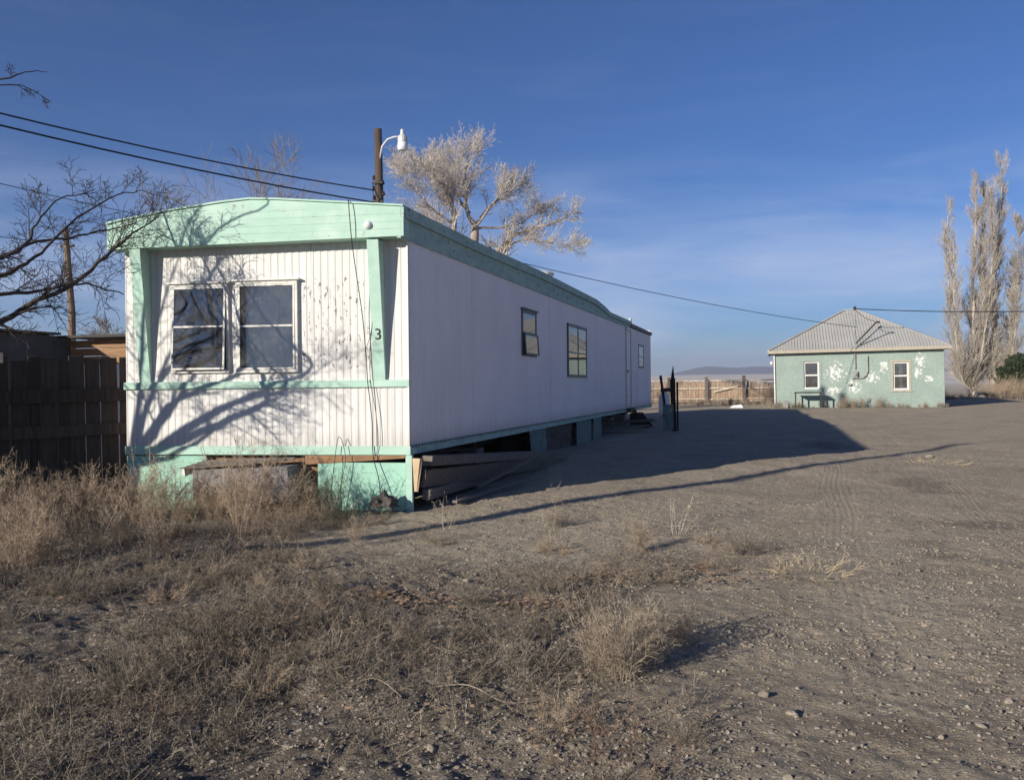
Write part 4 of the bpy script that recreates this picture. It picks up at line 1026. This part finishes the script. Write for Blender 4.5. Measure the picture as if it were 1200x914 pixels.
limb([fk, (-4.9, -3.3, 2.3), (-4.0, -2.9, 2.5), (-3.4, -2.65, 2.68), (-3.38, -2.33, 2.86), (-3.39, -2.02, 3.06), (-3.36, -1.6, 3.46), (-3.24, -1.04, 3.81), (-3.1, -.8, 3.9)], .055, .006, 1, 15, .36)
limb([fk, (-4.6, -3.6, 2.35), (-3.7, -3.35, 2.6), (-2.99, -3.05, 2.8), (-3.06, -2.65, 3.0), (-3.19, -2.38, 3.25), (-3.21, -2.07, 3.55), (-3.1, -1.62, 3.75)], .05, .006, 1, 13, .36)
limb([fk, (-5.0, -3.2, 2.5), (-4.3, -2.7, 2.75), (-3.64, -2.4, 2.92), (-3.57, -2.07, 3.11), (-3.39, -1.71, 3.22), (-3.18, -1.34, 3.34), (-3.05, -.99, 3.47)], .055, .006, 1, 15, .45)
limb([fk, (-5.2, -3.7, 2.9), (-4.6, -3.5, 3.9), (-3.9, -3.2, 4.4), (-3.12, -2.88, 4.58), (-3.03, -2.64, 4.73), (-2.97, -2.42, 4.8)], .04, .003, 1, 2, .15)
limb([(-4.6, -3.5, 3.9), (-4.1, -3.0, 4.45), (-3.44, -2.55, 4.66), (-3.34, -2.32, 4.71), (-3.22, -2.08, 4.6)], .02, .003, 1, 2, .15)
# out-of-frame limbs whose shadows lie across the front wall
limb([fk, (-5.30, -3.7, 2.1), (-4.9, -3.6, 2.6), (-4.6, -3.5, 3.0), (-4.45, -3.4, 3.5)], .08, .012, 1, 12, .9)
limb([fk, (-5.1, -3.75, 1.85), (-4.5, -3.7, 2.25), (-4.0, -3.65, 2.5), (-3.5, -3.6, 2.5)], .065, .008, 1, 10, .7)
limb([fk, (-5.6, -3.9, 2.6), (-5.3, -3.8, 3.6), (-4.9, -3.7, 4.6)], .07, .012, 1, 12, .9)
limb([(-4.5, -3.7, 2.25), (-3.9, -3.9, 2.7), (-3.4, -3.9, 3.1), (-3.0, -3.85, 3.3)], .028, .005, 1, 9, .6)
branches_mesh('trunk', [p for p in polys if p[2] == 0], 'bark_dark', FT, lambda lv: 12)
branches_mesh('limbs', [p for p in polys if p[2] == 1], 'bark_dark', FT, lambda lv: 8)
branches_mesh('twigs', [p for p in polys if p[2] > 1], 'bark_dark', FT, lambda lv: 4, .0022)

# twigs of a tree just outside the right edge
rt = [C(4, .05, .02, .5, (5, 6), .3, .5, .55, .3, .6), C(5, .1, .03, .3, (7, 8), .2, .6, .5, .4, .6), C(4, .12, .04, .3, (7, 8), .15, .7, .5, .3, .6), C(3, .12, .06, .4, (5, 6), .1, .7, .55, .3, .6), C(2, .1, .05, .5, (0, 0), .1, .5, .5, .3, .6)]
tree('bare_tree', (13.8, 18.0, 0), 'dark twiggy branch end poking in at the right edge', rt, (.0, 0, 1), 3.4, .16, 41, 'bark_grey', 'bark_grey', minr=.005,
     extra=[((0, 0, 3.3), (-.9, -.12, .42), 2.55, .07, 1), ((0, 0, 3.4), (.2, .3, 1), 2.4, .1, 1), ((-.4, 0, 3.5), (-.95, -.1, .5), 2.3, .05, 1)])

# evergreen shrub
def leaf_cloud(name, loc, label, blobs, n, size, mat, cat='shrub'):
    t = empty(name, loc); tag(t, label, cat); rg = np.random.default_rng(8)
    m = MB()
    for (cx, cy, cz, rx, ry, rz) in blobs: m.tube([(0, 0, 0), (cx * .5, cy * .5, cz * .6), (cx, cy, cz)], [.07, .04, .01], 6)
    m.build('stem', 'bark_grey', t)
    V = []
    for (cx, cy, cz, rx, ry, rz) in blobs:
        d = rg.normal(0, 1, (n, 3)); d /= np.linalg.norm(d, axis=1, keepdims=True); rr_ = rg.random((n, 1)) ** .45
        rr_ *= 1 + .22 * np.sin(d[:, :1] * 7 + cx) * np.cos(d[:, 2:] * 6)
        V.append(np.array([cx, cy, cz]) + d * rr_ * np.array([rx, ry, rz]))
    P = np.concatenate(V); k = len(P); u = rg.normal(0, 1, (k, 3)); u /= np.linalg.norm(u, axis=1, keepdims=True); w = np.cross(u, rg.normal(0, 1, (k, 3))); w /= np.linalg.norm(w, axis=1, keepdims=True)
    s = size * rg.uniform(.5, 1.4, (k, 1))
    Q = np.stack([P - u * s, P + w * s * .35, P + u * s, P - w * s * .35], 1).reshape(-1, 3)
    np_mesh('foliage', Q, np.arange(k * 4).reshape(-1, 4), mat, t)
    return t
leaf_cloud('evergreen_shrub', (18.6, 50.5, 0), 'dark green evergreen shrub at the right edge under the poplars',
           [(0, 0, 1.2, 1.15, 1.0, 1.1), (-.6, .1, .9, .8, .8, .8), (.5, .1, 1.9, .9, .8, .9), (1.3, .2, 1.5, 1.1, .9, 1.2), (-.2, 0, 2.0, .6, .6, .6), (1.1, -.1, 2.3, .7, .6, .6), (-.9, -.2, 1.5, .4, .4, .35)], 2600, .085, 'evergreen')

# ------------------------------------------------------------------ dry weeds
def ribbons(rg, Bp, D, Ln, W, bend, K=3, droop=0.0):
    n = len(Bp); t = np.linspace(0, 1, K + 1)
    D = D / np.linalg.norm(D, axis=1, keepdims=True)
    side = np.cross(D, rg.normal(0, 1, (n, 3))); side /= np.linalg.norm(side, axis=1, keepdims=True) + 1e-9
    bv = rg.normal(0, 1, (n, 3)) * bend * Ln[:, None]
    P = Bp[:, None] + D[:, None] * (Ln[:, None, None] * t[None, :, None]) + bv[:, None] * (t ** 2)[None, :, None]
    P[:, :, 2] -= droop * Ln[:, None] * (t ** 2)[None]
    w = W[:, None] * (1 - .7 * t)[None]
    V = np.stack([P - side[:, None] * w[:, :, None], P + side[:, None] * w[:, :, None]], 2)      # n,K+1,2,3
    id_ = np.arange(n * (K + 1) * 2).reshape(n, K + 1, 2)
    F_ = np.stack([id_[:, :-1, 0], id_[:, :-1, 1], id_[:, 1:, 1], id_[:, 1:, 0]], -1).reshape(-1, 4)
    return P, V.reshape(-1, 3), F_
def sample_on(rg, P, per, lo=.25):
    n, K1, _ = P.shape; f = rg.uniform(lo, .98, (n, per)) * (K1 - 1); i = np.minimum(f.astype(int), K1 - 2); fr = (f - i)[..., None]
    a = P[np.arange(n)[:, None], i]; b = P[np.arange(n)[:, None], i + 1]
    return (a * (1 - fr) + b * fr).reshape(-1, 3), (b - a).reshape(-1, 3)
def bush_arrays(rg, h, spread, stems, per1, per2, w, upright=.8, bend=.12):
    n = stems; a = rg.random(n) * 6.28; r = spread * np.sqrt(rg.random(n)) * .35
    Bp = np.stack([r * np.cos(a), r * np.sin(a), np.zeros(n) - .02], 1)
    D = np.stack([np.cos(a) * spread * rg.uniform(.2, 1.1, n), np.sin(a) * spread * rg.uniform(.2, 1.1, n), np.full(n, h * upright)], 1)
    Ln = h * rg.uniform(.55, 1.08, n)
    VV = []; FF = []; off = 0
    P, V, F_ = ribbons(rg, Bp, D, Ln, np.full(n, w * 1.5), bend, 4); VV.append(V); FF.append(F_ + off); off += len(V)
    q, d = sample_on(rg, P, per1, .22); d = d / np.linalg.norm(d, axis=1, keepdims=True) + rg.normal(0, .55, d.shape); 
    L1 = h * rg.uniform(.07, .26, len(q))
    P1, V, F_ = ribbons(rg, q, d, L1, np.full(len(q), w), bend, 3); VV.append(V); FF.append(F_ + off); off += len(V)
    if per2:
        q, d = sample_on(rg, P1, per2, .15); d = d / (np.linalg.norm(d, axis=1, keepdims=True) + 1e-9) + rg.normal(0, .7, d.shape)
        P2, V, F_ = ribbons(rg, q, d, h * rg.uniform(.03, .09, len(q)), np.full(len(q), w * .8), bend, 1); VV.append(V); FF.append(F_ + off)
    return np.concatenate(VV), np.concatenate(FF)
wr_ = np.random.default_rng(77)
def proto(name, mat, **kw):
    V, F_ = bush_arrays(wr_, **kw); me_o = np_mesh(name, V, F_, mat); me = me_o.data; bpy.data.objects.remove(me_o); return me
K_tall = [proto('dry_weed', 'weed_tan', h=.85, spread=.34, stems=24, per1=15, per2=6, w=.0018) for _ in range(3)] + [proto('dry_weed', 'weed_tan', h=.7, spread=.42, stems=28, per1=14, per2=6, w=.0018) for _ in range(2)]
K_low = [proto('dry_weed', ('weed_grey', 'weed_tan', 'weed_brown', 'weed_grey')[i], h=(.24, .22, .18, .30)[i], spread=(.30, .26, .36, .22)[i], stems=(34, 30, 46, 26)[i], per1=(20, 22, 15, 22)[i], per2=6, w=.0011, upright=(.5, .6, .28, .8)[i], bend=(.5, .35, .6, .3)[i]) for i in range(4)]
K_mid = [proto('dry_weed', 'weed_straw', h=.42, spread=.17, stems=46, per1=13, per2=5, w=.0012, upright=1.1, bend=.22) for _ in range(2)]
K_thin = [proto('dry_weed', 'weed_pale', h=.5, spread=.2, stems=9, per1=7, per2=3, w=.0016, upright=.9) for _ in range(2)]
K_green = [proto('dry_weed', 'weed_green', h=.72, spread=.40, stems=30, per1=16, per2=7, w=.0022)]
def weed(me, x, y, s, label, group=None, sz=1.0, cat='weed', name='dry_weed'):
    o = bpy.data.objects.new(name, me); COL.objects.link(o); o.location = (x, y, gzf(x, y) - .01); o.rotation_euler = (wr_.uniform(-.12, .12), wr_.uniform(-.12, .12), wr_.random() * 6.28)
    o.scale = (s, s, s * sz); return tag(o, label, cat, group)
# thicket in front of the fence and mobile home
G1 = 'tall tan weeds of the thicket'
for i in range(44):
    t = wr_.random(); x = -4.6 + 4.1 * wr_.random(); yb = -.75 + (-1.0) * wr_.random() - .35 * max(0, -(x + 2.2))
    if x < -3.4: yb = -1.5 - 1.3 * wr_.random()
    s = wr_.uniform(.55, .92) * (1.0 if x < -2.5 else .62)
    weed(K_tall[i % 5], x, yb, s, 'tall tan dry weed massed in the thicket below the fence and front skirting', G1)
G1b = 'tan weeds along the fence foot'
for i in range(26):
    x = -4.3 + 2.6 * wr_.random(); y = -2.0 - 1.4 * wr_.random() - (.6 if x > -3 else 0)
    weed(K_tall[i % 5], x, y, wr_.uniform(.45, .72), 'knee high tan dry weed on the near side of the thicket at the left edge', G1b)
weed(K_tall[0], -1.45, -1.35, .98, 'big rounded tan weed standing before the broken box')
weed(K_tall[3], -1.35, -1.0, 1.1, 'tan weed tight against the wall right of the broken box')
weed(K_tall[1], -1.62, -1.0, 1.12, 'tallest thin weed reaching up over the lower white siding')
weed(K_green[0], -.75, -.72, .85, 'dark grey green weed against the mint skirting panel')
weed(K_green[0], -.42, -.95, .5, 'small dark weed at the foot of the mint skirting near the corner')
weed(K_tall[2], -.62, -.95, .50, 'knee high tan weed between the dark green weed and the corner lump')
weed(K_tall[4], -.98, -1.02, .62, 'bushy tan weed left of the dark green weed at the skirting')
weed(K_green[0], -.86, -.86, .62, 'second dark green weed, pressed against the first at the skirting')
weed(K_tall[3], -2.35, -1.3, 1.0, 'tall tan weed in front of the left skirting panel')
weed(K_tall[1], -2.75, -1.15, .95, 'thin tall weed before the left skirting panel, nearer the fence')
weed(K_low[0], -.35, -1.15, 1.1, 'low spreading grey weed below the corner of the mobile home')
weed(K_low[1], -.05, -.9, .8, 'grey weed at the very corner post of the skirting')
weed(K_low[2], -.9, -1.35, 1.2, 'wide brown grey weed right of the big rounded tan weed')
weed(K_tall[2], -.95, -2.1, .62, 'lone tan weed standing forward of the thicket')
weed(K_tall[4], -1.5, -2.7, .62, 'leafy tan weed in the middle left of the verge')
weed(K_mid[0], 3.42, -5.45, .98, 'dense pale straw weed clump near the bottom centre right')
weed(K_mid[1], 3.28, -5.3, .9, 'pale straw clump touching the left side of the bottom clump')
weed(K_mid[0], 3.52, -5.2, .8, 'pale straw clump just behind the bottom clump')
weed(K_low[3], 3.6, -4.7, .9, 'grey twiggy weed behind the pale bottom clump')
weed(K_low[0], 3.3, -3.2, .95, 'dark based weed clump on the edge of the verge near the straw tuft')
weed(K_low[2], 3.75, -2.7, .8, 'dry twiggy clump beside the yellow straw')
weed(K_low[1], 3.62, -1.5, .75, 'brown twig clump out on the gravel right of centre')
weed(K_thin[0], 3.3, -1.1, .8, 'thin pale upright weed behind the brown twig clump')
weed(K_low[3], 2.0, -.75, .7, 'small dark tuft on open gravel below the long shadow')
weed(K_thin[1], 1.95, -.9, .7, 'sparse pale weed on open gravel in the centre')
weed(K_thin[0], 1.2, 2.7, .9, 'pale forked dry weed at the edge of the trailer shade beside the timbers')
weed(K_thin[1], 1.95, 3.4, .7, 'single thin stalk at the edge of the trailer shade')
weed(K_thin[0], -2.6, -2.2, 1.0, 'spindly pale weed in front of the dark fence boards')
weed(K_low[2], 1.35, -4.8, 1.35, 'grey matted weed mound left of centre in the foreground')
weed(K_low[0], .95, -5.05, 1.3, 'flattened grey tumbleweed in the left foreground')
weed(K_low[3], 1.05, -5.6, 1.3, 'brown grey weed mass in the lower left foreground')
weed(K_tall[1], .35, -2.2, .36, 'small tan weed alone on bare gravel below the timber pile')
weed(K_low[0], 1.1, -1.9, .8, 'low grey weed on bare gravel right of the small lone tan weed')
weed(K_low[1], 2.3, -2.2, .95, 'twiggy weed at the upper edge of the verge in the centre')
weed(K_mid[1], 3.05, -2.0, .75, 'pale stalky weed between the centre and the brown twig clump')
weed(K_low[3], 3.95, -2.0, .9, 'spread pale grey clump just beyond the yellow straw tuft')
weed(K_thin[0], .9, -1.2, .8, 'thin pale stalk just below the long shadow, left of centre')
G2 = 'low grey weeds of the verge'
cnt = 0
while cnt < 112:
    x = wr_.uniform(-4.0, 4.1); y = wr_.uniform(-6.9, -1.6)
    wv_ = float(weedy(np.array([x]), np.array([y]))[0])
    if wr_.random() > wv_ or (x > 2.2 and wr_.random() < .6): continue
    if vnoise(np.array([x]), np.array([y]), 1.25)[0] < .0 - (.25 if (y < -3.6 and x < 2.2) else 0): continue
    cnt += 1
    weed(K_low[cnt % 4], x, y, wr_.uniform(.42, 1.0), 'low grey brown dry weed among many on the weedy verge in the foreground', G2)
# dry grass by the house, fence and poplars
G3 = 'dry grass tufts at the green house wall'
for i in range(46):
    a_ = wr_.uniform(-.2, 7.4); p = hm @ Vector((a_, -.3 - .5 * wr_.random(), 0))
    weed(K_mid[i % 2] if i % 3 else K_low[i % 4], p.x, p.y, wr_.uniform(.5, 1.0) * (1.3 if (a_ < .8 or 2.8 < a_ < 5) else .8), 'dry brown weed tuft in the row along the foot of the green house wall', G3)
G4 = 'pale tufts before the slab fence'
for i in range(40):
    x = wr_.uniform(-1.5, 4.2); y = wr_.uniform(35.5, 39.8) + .28 * x
    weed(K_mid[i % 2], x, y, wr_.uniform(.5, 1.0), 'pale dry grass tuft on the ground before the slab fence', G4)
G5 = 'dry brush under the poplars'
for i in range(46):
    x = wr_.uniform(12.4, 21); y = 40.5 + .28 * (x - 4) + wr_.uniform(0, 6)
    weed(K_tall[i % 5] if x > 15.5 else K_low[i % 4], x, y, wr_.uniform(.9, 1.7) if x > 15.5 else wr_.uniform(1, 2), 'dry tan brush among the growth under the poplars and shrub', G5)

def place(Varr, Farr, X, Y, Z, S, A_, rg, tiltm=.2):
    n = len(X); k = len(Varr); ca, sa = np.cos(A_), np.sin(A_)
    tx = rg.normal(0, tiltm, n); ty = rg.normal(0, tiltm, n)
    vx = Varr[None, :, 0] * ca[:, None] - Varr[None, :, 1] * sa[:, None]; vy = Varr[None, :, 0] * sa[:, None] + Varr[None, :, 1] * ca[:, None]; vz = np.broadcast_to(Varr[None, :, 2], vx.shape)
    vx2 = vx + vz * tx[:, None]; vy2 = vy + vz * ty[:, None]
    V = np.stack([vx2 * S[:, None] + X[:, None], vy2 * S[:, None] + Y[:, None], vz * S[:, None] + Z[:, None]], -1).reshape(-1, 3)
    F_ = (Farr[None] + (np.arange(n) * k)[:, None, None]).reshape(-1, Farr.shape[1])
    return V, F_
def scatter(n, x0, x1, y0, y1, dens, rg):
    X = rg.uniform(x0, x1, n * 3); Y = rg.uniform(y0, y1, n * 3); keep = rg.random(n * 3) < dens(X, Y); return X[keep][:n], Y[keep][:n]
CAMX, CAMY = 4.19, -10.15
def near(X, Y): return np.clip(9.0 / (np.hypot(X - CAMX, Y - CAMY) ** 2) * 1.3, 0, 1)
sr = np.random.default_rng(123)
def stuff_clumps(name, mat, nproto, n, kw, dens, box, label, smin, smax):
    VV = []; FF = []; off = 0
    for i in range(nproto):
        V0, F0 = bush_arrays(sr, **kw); X, Y = scatter(n // nproto, *box, dens, sr); Z = gz(X, Y) - .01
        V, F_ = place(V0, F0, X, Y, Z, sr.uniform(smin, smax, len(X)), sr.random(len(X)) * 6.28, sr); VV.append(V); FF.append(F_ + off); off += len(V)
    o = np_mesh(name, np.concatenate(VV), np.concatenate(FF), mat); o['kind'] = 'stuff'; tag(o, label, 'ground cover')
    return o
dw = lambda X, Y: weedy(X, Y) * np.clip(3.0 * vnoise(X, Y, 1.25) + 2.4 * vnoise(X + 2, Y, .45) + .30 + np.clip((2.0 - X) * .22, -.2, .6) * (Y < -3), .05, 1) * np.clip(.25 + near(X, Y), 0, 1)
stuff_clumps('dry_ground_cover', 'weed_grey', 6, 5400, dict(h=.10, spread=.11, stems=9, per1=8, per2=4, w=.0010, upright=.5, bend=.7), dw, (-5, 4.6, -8, -.3), 'matted grey brown dry weed litter over the verge', .6, 1.7)
stuff_clumps('dry_grass_litter', 'weed_pale', 4, 1500, dict(h=.11, spread=.16, stems=7, per1=4, per2=0, w=.0010, upright=.3, bend=.6), dw, (-5, 4.6, -8, -.3), 'pale broken dry stems strewn over the verge', .6, 1.8)
dr = lambda X, Y: (1 - weedy(X, Y)) * np.clip(1.2 * vnoise(X, Y + 3, 1.1) + .12, .0, 1)
stuff_clumps('sparse_dry_tufts', 'weed_pale', 3, 300, dict(h=.10, spread=.16, stems=7, per1=3, per2=0, w=.0013, upright=.3, bend=.4), dr, (1, 10, -7, 9), 'sparse tiny dry tufts on the gravel drive', .4, 1.1)

# flat yellow straw tuft
V0, F0 = bush_arrays(sr, h=.26, spread=.6, stems=150, per1=3, per2=0, w=.0020, upright=.10, bend=.35)
o = np_mesh('straw_tuft', V0, F0, 'straw'); o.location = (4.5, -2.65, gzf(4.5, -2.65) + .01); tag(o, 'flat yellow straw tuft lying on the gravel right of centre', 'grass tuft')
o = o.copy(); COL.objects.link(o); o.location = (7.0, 7.0, gzf(7, 7)); o.scale = (1.3, 1.3, 1); o.rotation_euler = (0, 0, 1); o['label'] = 'pale grass tuft far out on the gravel near the tip of the long shadow'
o = o.copy(); COL.objects.link(o); o.location = (6.1, -4.1, gzf(6.1, -4.1)); o.scale = (1.0, 1.0, 1); o.rotation_euler = (0, 0, 2); o['label'] = 'dry tuft at the right edge of the foreground gravel'

# stones
def ico(rg, sub=1):
    bm = bmesh.new(); bmesh.ops.create_icosphere(bm, subdivisions=sub, radius=1.0); V = np.array([v.co[:] for v in bm.verts]); F_ = np.array([[v.index for v in f.verts] for f in bm.faces]); bm.free()
    d = rg.normal(0, 1, (5, 3)); V = V * (1 + .13 * np.sin(V @ d.T * 1.6 + rg.random(5) * 6).sum(1, keepdims=True) * .6); 
    for _ in range(7):
        n_ = rg.normal(0, 1, 3); n_ /= np.linalg.norm(n_); h_ = rg.uniform(.55, .85); d_ = V @ n_ - h_; V = V - np.clip(d_, 0, None)[:, None] * n_
    V *= np.array([1, rg.uniform(.6, .9), rg.uniform(.4, .7)])
    return V, F_
VV = []; FF = []; off = 0
ds = lambda X, Y: np.clip(near(X, Y) * 1.4, .02, 1) * np.clip(.45 + vnoise(X, Y, .9) * 1.2, .15, 1) * (1 - .5 * weedy(X, Y))
for i in range(10):
    V0, F0 = ico(sr, 1 if i < 7 else 2); X, Y = scatter(7000 if i < 7 else 380, .5, 7.5, -8, 1.5, ds, sr)
    S = (.0045 + .013 * sr.random(len(X)) ** 2.5) if i < 7 else (.010 + .020 * sr.random(len(X)) ** 4)
    V, F_ = place(V0, F0, X, Y, gz(X, Y) + S * .15, S, sr.random(len(X)) * 6.28, sr, .15); VV.append(V); FF.append(F_ + off); off += len(V)
o = np_mesh('loose_stones', np.concatenate(VV), np.concatenate(FF), 'stone', smooth=False); o['kind'] = 'stuff'; tag(o, 'loose grey pebbles strewn over the drive', 'gravel')
for (x, y, s, lab) in ((7.05, 8.2, .10, 'fist sized pale rock far out on the drive near the long shadow tip'), (4.9, -4.9, .028, 'round brown stone alone on the gravel right of centre'), (4.28, -5.75, .038, 'blocky grey stone at the bottom beside the weeds'), (4.15, -5.55, .034, 'pale flat stone just left behind the blocky one'), (1.9, -3.5, .035, 'pale stone among the weeds in the middle')):
    V0, F0 = ico(sr, 2); o = np_mesh('rock', V0 * s, F0, 'stone', smooth=False); o.location = (x, y, gzf(x, y) + s * .25); tag(o, lab, 'stone')
# leaves
def leaves():
    X = []; Y = []
    for (cx, cy, r_, n) in ((1.75, -4.2, .25, 220), (2.6, -4.2, .22, 160), (1.7, -5.2, .5, 140), (3.3, -3.0, .4, 200), (2.9, -3.3, .3, 140), (.6, -5.0, .4, 120), (2.9, -6.1, .4, 40), (3.9, -3.1, .3, 40), (.9, -4.2, .8, 60), (3.0, -2.8, .6, 50), (1.0, -5.9, .6, 50)):
        X.append(sr.normal(cx, r_, n)); Y.append(sr.normal(cy, r_ * .45, n))
    X = np.concatenate(X); Y = np.concatenate(Y); n = len(X)
    V0 = np.array([(-1, 0, .1), (-.2, -.45, -.1), (.7, -.3, .12), (1.1, 0, .3), (.7, .35, .1), (-.2, .5, .15)], float); F0 = np.array([[0, 1, 2, 3, 4, 5]])
    V, F_ = place(V0, F0, X, Y, gz(X, Y) + .015 + sr.random(n) * .03, sr.uniform(.012, .028, n), sr.random(n) * 6.28, sr, .6)
    o = np_mesh('fallen_leaves', V, F_, 'leaf_dead'); o['kind'] = 'stuff'; tag(o, 'orange brown dead leaves caught among the weeds', 'leaves')
leaves()
for k, pts in enumerate([[(2.55, -5.9, .02), (2.75, -5.95, .05), (2.95, -6.0, .03), (3.1, -5.9, .02)], [(2.1, -6.2, .03), (2.3, -6.1, .08), (2.5, -6.2, .04)], [(4.0, -4.3, .02), (4.1, -4.45, .05), (4.05, -4.6, .02)]]):
    pts = [(x, y, z + gzf(x, y)) for x, y, z in pts]
    cable('fallen_stick', pts, .0035, 'weed_grey', ('bent thin stick on the ground at bottom centre', 'thin arched stick at the bottom left of centre', 'short dark twig standing at the gravel edge')[k], 'stick')

# ------------------------------------------------------------------ distant hills
def hills(name, cx, cy, w, h, seed, mat, label):
    rg = np.random.default_rng(seed); n = 120; m_ = 14; V = np.zeros((n, m_, 3))
    xs = np.linspace(-1, 1, n); prof = np.interp(xs, np.linspace(-1, 1, 11), np.concatenate([[0], .7 + .3 * rg.random(9), [0]])) * np.clip((1 - np.abs(xs)) * 2.2, 0, 1)
    ys = np.linspace(-1, 1, m_)
    dirv = np.array([cx - CAMX, cy - CAMY]); dirv = dirv / np.linalg.norm(dirv); perp = np.array([dirv[1], -dirv[0]])
    for i in range(n):
        for j in range(m_):
            p = np.array([cx, cy]) + perp * xs[i] * w + dirv * ys[j] * 260
            V[i, j] = (p[0], p[1], h * prof[i] * (1 - ys[j] ** 2) if 0 < j < m_ - 1 else -1)
    id_ = np.arange(n * m_).reshape(n, m_); F_ = np.stack([id_[:-1, :-1], id_[1:, :-1], id_[1:, 1:], id_[:-1, 1:]], -1).reshape(-1, 4)
    o = np_mesh(name, V.reshape(-1, 3), F_, mat, smooth=True); o['kind'] = 'structure'; o['label'] = label
MAT['hill'] = surf('hill_scrub', (.12, .11, .10), (.07, .07, .065), .01, rough=1.0, coord='Object')
hills('hills', -190, 5500, 420, 52, 3, 'hill', 'low blue distant mountains')
hills('hills', 1300, 5400, 520, 48, 9, 'hill', 'distant hills beyond the poplars')
hills('hills', -2500, 4600, 1200, 30, 5, 'hill', 'low distant hills')

# ------------------------------------------------------------------ haze
hz = MB().box(-6600, 6600, -6600, 6600, -2, 110)
mh, nt, out = new_mat('haze'); pv = node(nt, 'ShaderNodeVolumePrincipled'); pv.inputs['Color'].default_value = (.78, .86, 1.0, 1); pv.inputs['Density'].default_value = .00022; pv.inputs['Anisotropy'].default_value = .2
L(nt, pv.outputs[0], out.inputs['Volume']); MAT['haze'] = mh
ho = hz.build('haze', 'haze'); ho['kind'] = 'stuff'; ho['label'] = 'thin blue haze over the plain'; ho['category'] = 'haze'

# ------------------------------------------------------------------ light
EL = R(17.2); SD = Vector((.522, .853, 0)).normalized()      # travel direction of the light on the ground
sl = bpy.data.lights.new('sun', 'SUN'); sl.energy = 4.6; sl.angle = R(.53); sl.color = (1.0, .92, .80)
so_ = bpy.data.objects.new('sun', sl); COL.objects.link(so_)
dirv = Vector((SD.x * math.cos(EL), SD.y * math.cos(EL), -math.sin(EL)))
so_.rotation_euler = dirv.to_track_quat('-Z', 'Y').to_euler(); so_.location = (-10, -18, 12)
W = bpy.data.worlds.new('World'); SC.world = W; W.use_nodes = True; nt = W.node_tree; nt.nodes.clear()
wo = node(nt, 'ShaderNodeOutputWorld'); bg = node(nt, 'ShaderNodeBackground')
sk = node(nt, 'ShaderNodeTexSky'); sk.sky_type = 'NISHITA'; sk.sun_disc = False; sk.sun_elevation = EL
sk.sun_rotation = math.atan2(-SD.x, -SD.y); sk.altitude = 1500; sk.air_density = 1.0; sk.dust_density = .3; sk.ozone_density = 4.0
tc = node(nt, 'ShaderNodeTexCoord'); sp_ = node(nt, 'ShaderNodeSeparateXYZ'); L(nt, tc.outputs['Generated'], sp_.inputs[0])
mp = node(nt, 'ShaderNodeMapping'); mp.inputs['Scale'].default_value = (1.6, 1.6, 7); L(nt, tc.outputs['Generated'], mp.inputs['Vector'])
cl = ramp(nt, noise(nt, mp.outputs[0], 1.7, 7, .55, .5), [(.36, 0.0), (.66, 1.0)])
band = ramp(nt, sp_.outputs[2], [(0.0, .95), (.06, .9), (.14, .45), (.24, 0.0)])
f = mixc(nt, 1.0, cl, band, 'MULTIPLY')
skc = mixc(nt, 1.0, sk.outputs[0], (.57, .73, 1.03), 'MULTIPLY')
skc = mixc(nt, f, skc, (6.3, 7.2, 9.6))
L(nt, skc, bg.inputs['Color']); # separate thin cirrus streaks
mp3 = node(nt, 'ShaderNodeMapping'); mp3.inputs['Scale'].default_value = (2.2, 2.2, 16); mp3.inputs['Rotation'].default_value = (.06, .04, .5); L(nt, tc.outputs['Generated'], mp3.inputs['Vector'])
ci = mixc(nt, 1.0, ramp(nt, noise(nt, mp3.outputs[0], 2.4, 9, .62, .8), [(.50, 0.0), (.85, .4)]), ramp(nt, sp_.outputs[2], [(0.0, 1.0), (.12, .7), (.24, .10), (.6, .04)]), 'MULTIPLY')
skc = mixc(nt, ci, skc, (7.0, 7.4, 8.8)); L(nt, skc, bg.inputs['Color'])
bg.inputs['Strength'].default_value = .065
L(nt, bg.outputs[0], wo.inputs['Surface'])

# ------------------------------------------------------------------ camera
cam = bpy.data.cameras.new('camera'); co = bpy.data.objects.new('camera', cam); COL.objects.link(co)
r_ = Vector((.96160461, .27413538, -.0128983)).normalized(); u_ = Vector((.00845475, .01738474, .99981313)); f_ = Vector((-.27430838, .96153397, -.0143995)).normalized()
u_ = r_.cross(f_).normalized(); r_ = f_.cross(u_).normalized()
M4 = Matrix((r_, u_, -f_)).transposed().to_4x4(); M4.translation = (4.1901, -10.1518, 1.5839); co.matrix_world = M4
cam.sensor_width = 36; cam.lens = 36 * 1060 / 1200; cam.clip_end = 20000; cam.clip_start = .05
SC.camera = co
SC.view_settings.view_transform = 'Standard'; SC.view_settings.look = 'None'; SC.view_settings.gamma = 1.0; SC.view_settings.exposure = 0.5
SC.render.engine = 'CYCLES'
SC.cycles.max_bounces = 5; SC.cycles.diffuse_bounces = 3; SC.cycles.glossy_bounces = 3; SC.cycles.transparent_max_bounces = 12; SC.cycles.volume_bounces = 0
